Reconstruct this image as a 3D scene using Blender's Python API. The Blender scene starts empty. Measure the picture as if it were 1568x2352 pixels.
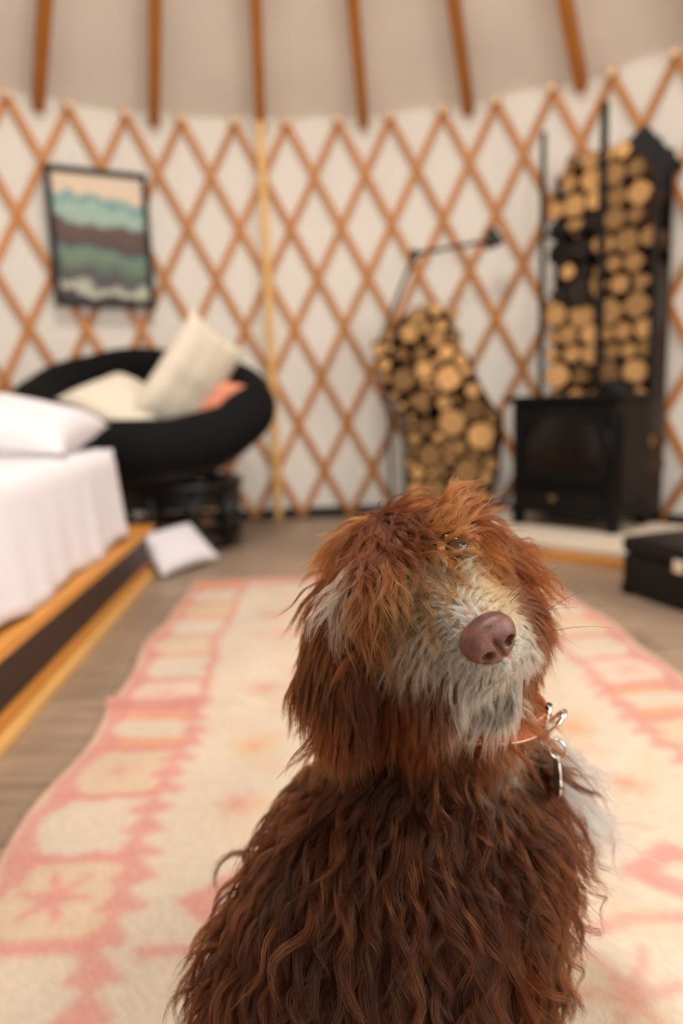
import bpy, bmesh, math, random
import numpy as np
from mathutils import Vector, Matrix
from mathutils.bvhtree import BVHTree

SC = bpy.context.scene
COL = SC.collection
RND = random.Random(7)
PI = math.pi
V = Vector

# ---------------------------------------------------------------- camera
cam_d = bpy.data.cameras.new('camera')
cam_d.sensor_fit = 'VERTICAL'
cam_d.sensor_height = 36.0
cam_d.sensor_width = 24.0
cam_d.lens = 24.0
cam_d.clip_start = 0.02
cam_o = bpy.data.objects.new('camera', cam_d)
COL.objects.link(cam_o)
_P, _R = math.radians(8.8), math.radians(1.9)
_X, _U, _F = V((1, 0, 0)), V((0, math.sin(_P), math.cos(_P))), V((0, math.cos(_P), -math.sin(_P)))
_up = _U * math.cos(_R) + _X * math.sin(_R)
_rt = _X * math.cos(_R) - _U * math.sin(_R)
m = Matrix.Identity(4)
for i in range(3):
    m[i][0], m[i][1], m[i][2] = _rt[i], _up[i], -_F[i]
m[2][3] = 0.606
cam_o.matrix_world = m
cam_d.dof.use_dof = True
cam_d.dof.focus_distance = 0.475
cam_d.dof.aperture_fstop = 2.5
SC.camera = cam_o

# ---------------------------------------------------------------- world, daylight, exposure
world = bpy.data.worlds.new('overcast_sky')
SC.world = world
world.use_nodes = True
world.node_tree.nodes['Background'].inputs[0].default_value = (1.0, 0.97, 0.93, 1)
world.node_tree.nodes['Background'].inputs[1].default_value = 1.0


def area_light(name, loc, target, sx, sy, watts, color=(1, 1, 1)):
    d = bpy.data.lights.new(name, 'AREA')
    d.shape = 'RECTANGLE'
    d.size, d.size_y = sx, sy
    d.energy = watts
    d.color = color
    o = bpy.data.objects.new(name, d)
    COL.objects.link(o)
    o.location = loc
    o.rotation_euler = (V(target) - V(loc)).to_track_quat('-Z', 'Y').to_euler()
    return o


# daylight entering by the clear side window, the glazed door and the roof dome
area_light('window_daylight', (2.13, 0.12, 1.35), (0.0, 0.75, 0.75), 1.2, 0.95, 45, (1.0, 0.96, 0.90))
area_light('door_daylight', (0.98, -0.78, 1.05), (0.3, 0.6, 0.7), 0.75, 1.6, 18, (1.0, 0.97, 0.93))
area_light('dome_daylight', (-0.1, 1.3, 3.12), (-0.1, 1.3, 0), 0.8, 0.8, 74, (1.0, 0.97, 0.93))

SC.view_settings.view_transform = 'Standard'
SC.view_settings.look = 'None'
SC.view_settings.gamma = 1.0
SC.view_settings.use_curve_mapping = False
SC.view_settings.exposure = -0.12
SC.cycles.max_bounces = 5
SC.cycles.diffuse_bounces = 3
SC.cycles.use_light_tree = False
SC.cycles.adaptive_threshold = 0.07
SC.cycles.adaptive_min_samples = 12
SC.cycles.glossy_bounces = 3
SC.cycles.transmission_bounces = 4
SC.cycles.caustics_reflective = False
SC.cycles.caustics_refractive = False
SC.cycles.use_denoising = True


# ---------------------------------------------------------------- materials
def srgb(r, g, b):
    f = lambda c: (c / 255 / 12.92) if c / 255 <= 0.04045 else ((c / 255 + 0.055) / 1.055) ** 2.4
    return (f(r), f(g), f(b), 1)


def new_mat(name):
    mt = bpy.data.materials.new(name)
    mt.use_nodes = True
    nt = mt.node_tree
    return mt, nt, nt.nodes['Principled BSDF']


def mat(name, col, rough=0.6, metal=0.0, var=0.12, scale=8.0, bump=0.0, bscale=60.0, stretch=(1, 1, 1), spec=0.5, rnd=0.0):
    """plain coloured material with noise variation, optional fine relief and per-object variation"""
    mt, nt, bs = new_mat(name)
    N, L = nt.nodes, nt.links
    tc = N.new('ShaderNodeTexCoord')
    mp = N.new('ShaderNodeMapping')
    mp.inputs['Scale'].default_value = stretch
    L.new(tc.outputs['Object'], mp.inputs[0])
    no = N.new('ShaderNodeTexNoise')
    no.inputs['Scale'].default_value = scale
    no.inputs['Detail'].default_value = 2
    L.new(mp.outputs[0], no.inputs['Vector'])
    hsv = N.new('ShaderNodeHueSaturation')
    hsv.inputs['Color'].default_value = col
    mr = N.new('ShaderNodeMapRange')
    mr.inputs[3].default_value = 1 - var * 1.6
    mr.inputs[4].default_value = 1 + var * 1.6
    L.new(no.outputs['Fac'], mr.inputs[0])
    if rnd:
        oi = N.new('ShaderNodeObjectInfo')
        mr2 = N.new('ShaderNodeMapRange')
        mr2.inputs[3].default_value = 1 - rnd
        mr2.inputs[4].default_value = 1 + rnd
        L.new(oi.outputs['Random'], mr2.inputs[0])
        mu = N.new('ShaderNodeMath')
        mu.operation = 'MULTIPLY'
        L.new(mr.outputs[0], mu.inputs[0])
        L.new(mr2.outputs[0], mu.inputs[1])
        L.new(mu.outputs[0], hsv.inputs['Value'])
    else:
        L.new(mr.outputs[0], hsv.inputs['Value'])
    L.new(hsv.outputs[0], bs.inputs['Base Color'])
    bs.inputs['Roughness'].default_value = rough
    bs.inputs['Metallic'].default_value = metal
    bs.inputs['Specular IOR Level'].default_value = spec
    if bump:
        n2 = N.new('ShaderNodeTexNoise')
        n2.inputs['Scale'].default_value = bscale
        n2.inputs['Detail'].default_value = 3
        L.new(mp.outputs[0], n2.inputs['Vector'])
        bp = N.new('ShaderNodeBump')
        bp.inputs['Strength'].default_value = bump
        bp.inputs['Distance'].default_value = 0.01
        L.new(n2.outputs['Fac'], bp.inputs['Height'])
        L.new(bp.outputs[0], bs.inputs['Normal'])
    return mt


def canvas(name, col, transmit, wscale, wstretch):
    """canvas cloth that lets some daylight through, with soft tone variation"""
    mt, nt, bs = new_mat(name)
    N, L = nt.nodes, nt.links
    out = N['Material Output']
    N.remove(bs)
    df = N.new('ShaderNodeBsdfDiffuse')
    tr = N.new('ShaderNodeBsdfTranslucent')
    mx = N.new('ShaderNodeMixShader')
    mx.inputs[0].default_value = transmit
    tc = N.new('ShaderNodeTexCoord')
    mp = N.new('ShaderNodeMapping')
    mp.inputs['Scale'].default_value = wstretch
    L.new(tc.outputs['Object'], mp.inputs[0])
    no = N.new('ShaderNodeTexNoise')
    no.inputs['Scale'].default_value = wscale
    no.inputs['Detail'].default_value = 1
    L.new(mp.outputs[0], no.inputs['Vector'])
    hs = N.new('ShaderNodeHueSaturation')
    hs.inputs['Color'].default_value = col
    mr = N.new('ShaderNodeMapRange')
    mr.inputs[3].default_value = 0.94
    mr.inputs[4].default_value = 1.06
    L.new(no.outputs['Fac'], mr.inputs[0])
    L.new(mr.outputs[0], hs.inputs['Value'])
    for n in (df, tr):
        L.new(hs.outputs[0], n.inputs['Color'])
    L.new(df.outputs[0], mx.inputs[1])
    L.new(tr.outputs[0], mx.inputs[2])
    L.new(mx.outputs[0], out.inputs['Surface'])
    return mt


M = {}
M['wall'] = canvas('white_wall_canvas', srgb(234, 226, 214), 0.21, 3.0, (1, 1, 0.4))
M['roof'] = canvas('beige_roof_canvas', srgb(232, 219, 205), 0.17, 2.2, (1, 1, 2.5))
M['lattice'] = mat('lattice_wood', srgb(192, 124, 50), 0.5, var=0.14, scale=6, rnd=0.10)
M['rafter'] = mat('rafter_wood', srgb(180, 114, 42), 0.5, var=0.14, scale=5, rnd=0.10)
M['peg'] = mat('peg_wood_glint', srgb(242, 208, 168), 0.2, var=0.05, spec=0.8)  # pale colour stands in for the highlight on each peg
M['pine'] = mat('pale_pine', srgb(226, 178, 106), 0.5, var=0.12, scale=5, stretch=(1, 1, 6))
M['honey'] = mat('honey_pine', srgb(205, 140, 62), 0.45, var=0.16, scale=7, stretch=(8, 1, 8))
M['walnut'] = mat('dark_stained_board', srgb(54, 34, 20), 0.55, var=0.3, scale=6, stretch=(8, 1, 8))
M['plank'] = mat('greige_floor_plank', srgb(152, 130, 110), 0.42, var=0.30, scale=4, stretch=(1, 9, 1), rnd=0.13)
M['subfloor'] = mat('plank_joint', srgb(70, 58, 48), 0.8)
M['blackmetal'] = mat('black_metal', srgb(12, 11, 11), 0.5, var=0.1, spec=0.3)
M['iron'] = mat('cast_iron', srgb(11, 10, 10), 0.5, var=0.12, scale=30, spec=0.22)
M['glass_dark'] = mat('sooty_glass', srgb(14, 13, 13), 0.12, var=0.2, spec=0.5)
M['brass'] = mat('worn_brass', srgb(150, 120, 80), 0.3, metal=1.0)
M['chrome'] = mat('chrome', srgb(225, 222, 216), 0.12, metal=1.0, var=0.03)
M['stone'] = mat('pale_hearth_tile', srgb(222, 208, 188), 0.6, var=0.08, scale=6, rnd=0.03)
M['grout'] = mat('hearth_grout', srgb(170, 158, 142), 0.9)
M['linen'] = mat('white_cotton', srgb(222, 217, 220), 0.9, var=0.02, bump=0.15, bscale=40, spec=0.1)
M['cushion'] = mat('black_corduroy', srgb(17, 17, 19), 0.9, var=0.15, bump=0.4, bscale=60, spec=0.15)
M['rattan'] = mat('black_rattan', srgb(20, 18, 17), 0.35, var=0.1, spec=0.5)
M['cream'] = mat('cream_wool', srgb(231, 221, 202), 0.95, var=0.06, bump=0.5, bscale=70, spec=0.1)
M['coral'] = mat('coral_cotton', srgb(226, 148, 116), 0.9, var=0.05, spec=0.1)
M['bark'] = mat('bark', srgb(78, 48, 26), 0.9, var=0.3, scale=20, bump=0.5, bscale=60, rnd=0.3)
M['paper'] = mat('paper', srgb(235, 225, 210), 0.9)
M['lamp_enamel'] = mat('black_enamel', srgb(24, 23, 22), 0.4)


def end_grain(name, c1, c2):
    mt, nt, bs = new_mat(name)
    N, L = nt.nodes, nt.links
    tc = N.new('ShaderNodeTexCoord')
    wv = N.new('ShaderNodeTexWave')
    wv.wave_type = 'RINGS'
    wv.rings_direction = 'Y'
    wv.inputs['Scale'].default_value = 9
    wv.inputs['Distortion'].default_value = 1.5
    wv.inputs['Detail'].default_value = 2
    L.new(tc.outputs['Object'], wv.inputs['Vector'])
    oi = N.new('ShaderNodeObjectInfo')
    mr = N.new('ShaderNodeMapRange')
    mr.inputs[3].default_value = 0.25
    mr.inputs[4].default_value = 1.15
    L.new(oi.outputs['Random'], mr.inputs[0])
    mx = N.new('ShaderNodeMix')
    mx.data_type = 'RGBA'
    mx.inputs[6].default_value = c1
    mx.inputs[7].default_value = c2
    L.new(wv.outputs['Fac'], mx.inputs[0])
    hs = N.new('ShaderNodeHueSaturation')
    L.new(mx.outputs[2], hs.inputs['Color'])
    L.new(mr.outputs[0], hs.inputs['Value'])
    L.new(hs.outputs[0], bs.inputs['Base Color'])
    bs.inputs['Roughness'].default_value = 0.85
    bs.inputs['Specular IOR Level'].default_value = 0.2
    return mt


M['endgrain'] = end_grain('log_end_grain', srgb(222, 180, 124), srgb(190, 136, 78))
M['endgrain_dark'] = end_grain('dark_log_end', srgb(58, 50, 44), srgb(40, 35, 31))  # darker end and bark colours for one zone of the tall rack
M['bark_dark'] = mat('dark_bark', srgb(40, 34, 30), 0.9, var=0.3, scale=20)


# ---------------------------------------------------------------- builders
def tag(o, label=None, cat=None, group=None, kind=None):
    if label: o['label'] = label
    if cat: o['category'] = cat
    if group: o['group'] = group
    if kind: o['kind'] = kind
    return o


def empty(name, loc=(0, 0, 0), rot=(0, 0, 0)):
    o = bpy.data.objects.new(name, None)
    o.empty_display_size = 0.1
    COL.objects.link(o)
    o.location = loc
    o.rotation_euler = rot
    return o


def link(name, me, parent=None, loc=(0, 0, 0), rot=(0, 0, 0)):
    o = bpy.data.objects.new(name, me)
    COL.objects.link(o)
    o.location = loc
    o.rotation_euler = rot
    if parent: o.parent = parent
    return o


def mesh(name, vs, fs, mt, smooth=False):
    me = bpy.data.meshes.new(name)
    me.from_pydata([tuple(v) for v in vs], [], [tuple(f) for f in fs])
    if mt: me.materials.append(mt)
    if smooth: me.shade_smooth()
    me.update()
    return me


def box_mesh(name, size, mt, bevel=0.004, seg=2):
    bm = bmesh.new()
    bmesh.ops.create_cube(bm, size=1.0)
    bmesh.ops.scale(bm, vec=size, verts=bm.verts)
    if bevel:
        bmesh.ops.bevel(bm, geom=list(bm.edges), offset=min(bevel, min(size) * 0.45), segments=seg, affect='EDGES', profile=0.5)
    me = bpy.data.meshes.new(name)
    bm.to_mesh(me)
    bm.free()
    me.materials.append(mt)
    return me


def box(name, size, loc, mt, parent=None, rot=(0, 0, 0), bevel=0.004):
    return link(name, box_mesh(name, size, mt, bevel), parent, loc, rot)


def tube_geo(path, rad, nseg=8, closed=False, cap=True):
    path = [V(p) for p in path]
    n = len(path)
    rads = rad if isinstance(rad, (list, tuple)) else [rad] * n
    vs, fs = [], []
    ref = None
    for i, p in enumerate(path):
        a = path[(i - 1) % n] if (closed or i) else p
        b = path[(i + 1) % n] if (closed or i < n - 1) else p
        t = (b - a).normalized()
        if ref is None:
            ref = t.orthogonal().normalized()
        ref = (ref - t * ref.dot(t)).normalized()
        q = t.cross(ref)
        for k in range(nseg):
            w = 2 * PI * k / nseg
            vs.append(p + (ref * math.cos(w) + q * math.sin(w)) * rads[i])
    m_ = n if closed else n - 1
    for i in range(m_):
        for k in range(nseg):
            j = (i + 1) % n
            fs.append((i * nseg + k, i * nseg + (k + 1) % nseg, j * nseg + (k + 1) % nseg, j * nseg + k))
    if cap and not closed:
        fs.append(tuple(range(nseg - 1, -1, -1)))
        fs.append(tuple((n - 1) * nseg + k for k in range(nseg)))
    return vs, fs


def tube(name, path, rad, mt, parent=None, nseg=8, closed=False):
    vs, fs = tube_geo(path, rad, nseg, closed)
    return link(name, mesh(name, vs, fs, mt, True), parent)


def lathe_mesh(name, prof, mt, nseg=24, smooth=True):
    vs, fs = [], []
    n = len(prof)
    for k in range(nseg):
        w = 2 * PI * k / nseg
        for r, z in prof:
            vs.append((r * math.cos(w), r * math.sin(w), z))
    for k in range(nseg):
        for i in range(n - 1):
            a, b = k * n + i, ((k + 1) % nseg) * n + i
            fs.append((a, b, b + 1, a + 1))
    return mesh(name, vs, fs, mt, smooth)


def grid_mesh(name, fn, nu, nv, mt, closed_u=False, smooth=True):
    vs = [fn(i / (nu if closed_u else nu - 1), j / (nv - 1)) for i in range(nu) for j in range(nv)]
    fs = []
    for i in range(nu if closed_u else nu - 1):
        for j in range(nv - 1):
            a, b = i * nv + j, ((i + 1) % nu) * nv + j
            fs.append((a, b, b + 1, a + 1))
    return mesh(name, vs, fs, mt, smooth)


def h1(*a):
    """smooth pseudo-random wave in -1..1"""
    s = 0
    for i, x in enumerate(a):
        s += math.sin(x * (1.7 + 0.61 * i) + i * 2.1) + 0.5 * math.sin(x * (3.9 + 0.37 * i) + 1.3 * i)
    return s / (1.5 * len(a))


# ---------------------------------------------------------------- yurt shell
YC = V((-0.1, 1.3, 0))      # yurt centre
YR = 2.55                   # wall radius
WH = 2.10                   # wall height
STEP = math.radians(6.1)    # lattice spacing
PH = math.radians(-2.7)     # bearing of one lattice peg


def wp(bearing, r, z):
    """point at a bearing (0 = straight ahead of the camera, + to its right)"""
    return V((YC.x + r * math.sin(bearing), YC.y + r * math.cos(bearing), z))


# floor
def disc(name, r, z0, z1, mt):
    n = 72
    vs = [(r * math.cos(2 * PI * k / n), r * math.sin(2 * PI * k / n), z) for z in (z0, z1) for k in range(n)]
    fs = [(k, (k + 1) % n, n + (k + 1) % n, n + k) for k in range(n)] + [tuple(range(n - 1, -1, -1)), tuple(range(n, 2 * n))]
    return mesh(name, vs, fs, mt)


floor = link('floor', disc('floor', YR + 0.08, -0.12, -0.006, M['subfloor']), loc=YC)
tag(floor, 'greige wood plank floor of the round yurt', 'floor', kind='structure')
pw_, gap = 0.165, 0.003
rows = int(2 * YR / pw_) + 1
for r_ in range(rows):
    y0 = -YR + r_ * pw_
    yy = max(abs(y0), abs(y0 + pw_))
    if yy >= YR - 0.02: continue
    half = math.sqrt(YR ** 2 - yy ** 2)
    x = -half
    first = True
    while x < half - 0.02:
        ln = RND.uniform(0.5, 1.2) if first else 1.22
        first = False
        x1 = min(x + ln, half)
        if half - x1 < 0.15: x1 = half
        box('plank', (x1 - x - gap, pw_ - gap, 0.012), ((x + x1) / 2, y0 + pw_ / 2, -0.006), M['plank'], floor, bevel=0.0015)
        x = x1

# openings in the wall: clear window on the camera's right, glazed door behind it
WIN = (math.radians(102), math.radians(132), 0.80, 1.85)
DOOR = (math.radians(141), math.radians(162), 0.0, 1.95)


def wall_piece(name, b0, b1, holes, label):
    nb = max(2, int((b1 - b0) / math.radians(1.5)))
    zs = [0, 0.2, 0.4, 0.6, 0.8, 1.0, 1.2, 1.4, 1.6, 1.85, 1.95, WH]
    vs = []
    for i in range(nb + 1):
        b = b0 + (b1 - b0) * i / nb
        for z in zs:
            p = wp(b, YR + 0.004 * h1(b * 9, z * 3), z)
            vs.append(p)
    fs = []
    for i in range(nb):
        bm_ = b0 + (b1 - b0) * (i + 0.5) / nb
        for j in range(len(zs) - 1):
            zm = (zs[j] + zs[j + 1]) / 2
            if any(h[0] < bm_ < h[1] and h[2] < zm < h[3] for h in holes): continue
            a = i * len(zs) + j
            c = a + len(zs)
            fs.append((a, c, c + 1, a + 1))
    o = link(name, mesh(name, vs, fs, M['wall'], True))
    return tag(o, label, 'wall', kind='structure')


wall_back = wall_piece('wall_back', math.radians(-82), math.radians(82), [], 'white canvas yurt wall behind an orange wooden lattice')
wall_front = wall_piece('wall_front', math.radians(82), math.radians(278), [WIN, DOOR], 'white canvas yurt wall on the entrance side')


# lattice: two layers of crossing slats, every slat a piece of its own
def slat_mesh(sgn, rad):
    w, t, n = 0.035, 0.011, 18
    rise = 2.065
    span = 4 * STEP * sgn
    vs, fs = [], []
    ln = math.hypot(rad * span, rise)
    ca, sa = rise / ln, rad * span / ln
    for i in range(n + 1):
        s = 1.012 * i / n
        b, z = span * s, rise * s
        for dr, dw in ((-t / 2, -w / 2), (-t / 2, w / 2), (t / 2, w / 2), (t / 2, -w / 2)):
            bb = b + dw * ca / rad
            zz = max(0.002, z - dw * sa)
            vs.append(((rad + dr) * math.sin(bb), (rad + dr) * math.cos(bb), zz))
    for i in range(n):
        for k in range(4):
            fs.append((i * 4 + k, i * 4 + (k + 1) % 4, i * 4 + 4 + (k + 1) % 4, i * 4 + 4 + k))
    fs += [(3, 2, 1, 0), (n * 4, n * 4 + 1, n * 4 + 2, n * 4 + 3)]
    return mesh('slat', vs, fs, M['lattice'])


sl_a, sl_b = slat_mesh(1, YR - 0.020), slat_mesh(-1, YR - 0.034)
peg_me = lathe_mesh('peg', [(0.0001, 0.034), (0.013, 0.033), (0.022, 0.025), (0.025, 0.013), (0.020, 0.0)], M['peg'], 12)
for k in range(-15, 17):
    for me_, sg in ((sl_a, 1), (sl_b, -1)):
        b = PH + k * STEP
        # only where both ends stay on the lattice wall
        if abs(b + 2 * STEP * sg) > math.radians(78): continue
        link('slat', me_, wall_back, YC, (0, 0, -b))
for k in range(-12, 14):
    b = PH + k * STEP
    p = wp(b, YR - 0.042, 2.065)
    o = link('peg', peg_me, wall_back, p)
    o.rotation_euler = V((-math.sin(b), -math.cos(b), 0.15)).to_track_quat('Z', 'Y').to_euler()
base = link('baseboard_back', grid_mesh('baseboard_back', lambda u, v: (
    lambda b, s: wp(b, YR - 0.004 - (0.012 if 0.2 < s < 0.8 else 0), 0.045 * (0 if s < 0.4 else 1)))(math.radians(-80 + 160 * u), v), 90, 4, M['blackmetal'], smooth=False))
tag(base, 'dark strip where the canvas wall meets the floor', 'baseboard', kind='structure')

# roof
RT = math.tan(math.radians(30.5))
RING = 0.5


def roofp(b, r, dz=0):
    return wp(b, r, WH + 0.01 + (YR - r) * RT + dz)


def roof_fn(u, v):
    b = 2 * PI * u
    r = (YR + 0.05) * (1 - v) + RING * v
    ph = ((b - PH - STEP / 2) / (2 * STEP)) % 1
    sag = 0.016 * math.sin(PI * ph) * (1 - v) ** 0.5
    wr = 0.007 * h1(b * 11 + v * 14, v * 16 - b * 5)
    return roofp(b, r, -sag + wr)


ceiling = link('ceiling', grid_mesh('ceiling', roof_fn, 360, 26, M['roof'], True))
tag(ceiling, 'beige canvas yurt roof held up by orange wooden rafters', 'ceiling', kind='structure')
raf_len = math.hypot(YR - 0.03 - RING, (YR - 0.03 - RING) * RT)
raf_me = box_mesh('rafter', (0.050, raf_len, 0.085), M['rafter'], 0.004)
for k in range(-14, 15):
    b = PH - STEP / 2 + 2 * STEP * k
    rm = (YR - 0.03 + RING) / 2
    p = roofp(b, rm, -0.075)
    o = link('rafter', raf_me, ceiling, p)
    o.rotation_euler = (Matrix.Rotation(-b, 3, 'Z') @ Matrix.Rotation(-math.atan(RT), 3, 'X')).to_euler()
tube('crown_ring', [roofp(2 * PI * k / 48, RING, -0.06) for k in range(48)], 0.06, M['rafter'], ceiling, 8, True)

# window and door (beyond the frame, they let the daylight in)
def opening_frame(name, h, label, cat, bars):
    root = empty(name, wp((h[0] + h[1]) / 2, YR, h[2]))
    tag(root, label, cat, kind='structure')
    inv = Matrix.Translation(-root.location)
    def seg(n, pts, r=0.025):
        vs, fs = tube_geo([p - root.location for p in pts], r, 6)
        return link(n, mesh(n, vs, fs, M['honey']), root)
    arc = lambda z: [wp(h[0] + (h[1] - h[0]) * i / 10, YR - 0.01, z) for i in range(11)]
    for z in (h[2] + 0.02, h[3]): seg('frame_rail', arc(z))
    for i in range(bars + 1):
        b = h[0] + (h[1] - h[0]) * i / bars
        seg('frame_stile', [wp(b, YR - 0.01, h[2] + 0.01), wp(b, YR - 0.01, h[3])])
    return root


opening_frame('window_1', WIN, 'clear window in the canvas wall beside the rug', 'window', 2)
opening_frame('door_1', DOOR, 'glazed entrance door of the yurt', 'door', 1)

# pale support post under a rafter
pb = math.atan2(-0.351 - YC.x, 3.768 - YC.y)
post = tag(box('support_post', (0.04, 0.055, 2.07), wp(pb, 2.47, 1.035), M['pine'], rot=(0, 0, -pb)),
           'pale pine post standing upright in front of the lattice wall', 'post')

# ---------------------------------------------------------------- framed picture
def picture_mat():
    mt, nt, bs = new_mat('landscape_print')
    N, L = nt.nodes, nt.links
    tc = N.new('ShaderNodeTexCoord')
    sp = N.new('ShaderNodeSeparateXYZ')
    L.new(tc.outputs['Generated'], sp.inputs[0])
    no = N.new('ShaderNodeTexNoise')
    no.inputs['Scale'].default_value = 4.2
    no.inputs['Detail'].default_value = 3
    L.new(tc.outputs['Generated'], no.inputs['Vector'])
    a = N.new('ShaderNodeMath'); a.operation = 'MULTIPLY_ADD'
    L.new(no.outputs['Fac'], a.inputs[0]); a.inputs[1].default_value = 0.32
    L.new(sp.outputs['Z'], a.inputs[2])
    b = N.new('ShaderNodeMath'); b.operation = 'MULTIPLY_ADD'
    L.new(sp.outputs['X'], b.inputs[0]); b.inputs[1].default_value = 0.07
    L.new(a.outputs[0], b.inputs[2])
    c = N.new('ShaderNodeMath'); c.operation = 'SUBTRACT'
    L.new(b.outputs[0], c.inputs[0]); c.inputs[1].default_value = 0.195
    cr = N.new('ShaderNodeValToRGB')
    cr.color_ramp.elements.remove(cr.color_ramp.elements[1])
    stops = [(0.0, (46, 40, 48)), (0.05, (60, 50, 58)), (0.08, (196, 190, 168)), (0.14, (150, 165, 145)), (0.165, (64, 52, 62)), (0.21, (84, 72, 80)),
             (0.24, (74, 96, 84)), (0.32, (112, 132, 104)), (0.385, (88, 122, 116)), (0.42, (64, 76, 78)), (0.45, (78, 54, 46)), (0.55, (92, 64, 52)),
             (0.62, (88, 66, 62)), (0.645, (150, 176, 164)), (0.72, (158, 190, 170)), (0.78, (100, 146, 148)), (0.815, (150, 180, 168)), (0.845, (226, 200, 172)), (1.0, (222, 204, 182))]
    e0 = cr.color_ramp.elements[0]
    e0.position = 0; e0.color = srgb(*stops[0][1])
    for p, q in stops[1:]:
        e = cr.color_ramp.elements.new(p); e.color = srgb(*q)
    L.new(c.outputs[0], cr.inputs[0])
    L.new(cr.outputs[0], bs.inputs['Base Color'])
    bs.inputs['Roughness'].default_value = 0.5
    return mt


pbear = math.radians(-24.9)
pw2, ph2 = 0.475, 0.645
proot = empty('framed_picture', wp(pbear, YR - 0.10, 1.132), (0, 0, -pbear))
tag(proot, 'black framed landscape print with teal sky hanging on the lattice', 'picture')
for sx in (-1, 1):
    box('frame_side', (0.03, 0.03, ph2), (sx * (pw2 / 2 - 0.015), 0, ph2 / 2), M['blackmetal'], proot)
for z in (0.014, ph2 - 0.014):
    box('frame_rail', (pw2 - 0.06, 0.03, 0.028), (0, 0, z), M['blackmetal'], proot)
box('print', (pw2 - 0.044, 0.006, ph2 - 0.044), (0, 0.002, ph2 / 2), picture_mat(), proot, bevel=0)

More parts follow.
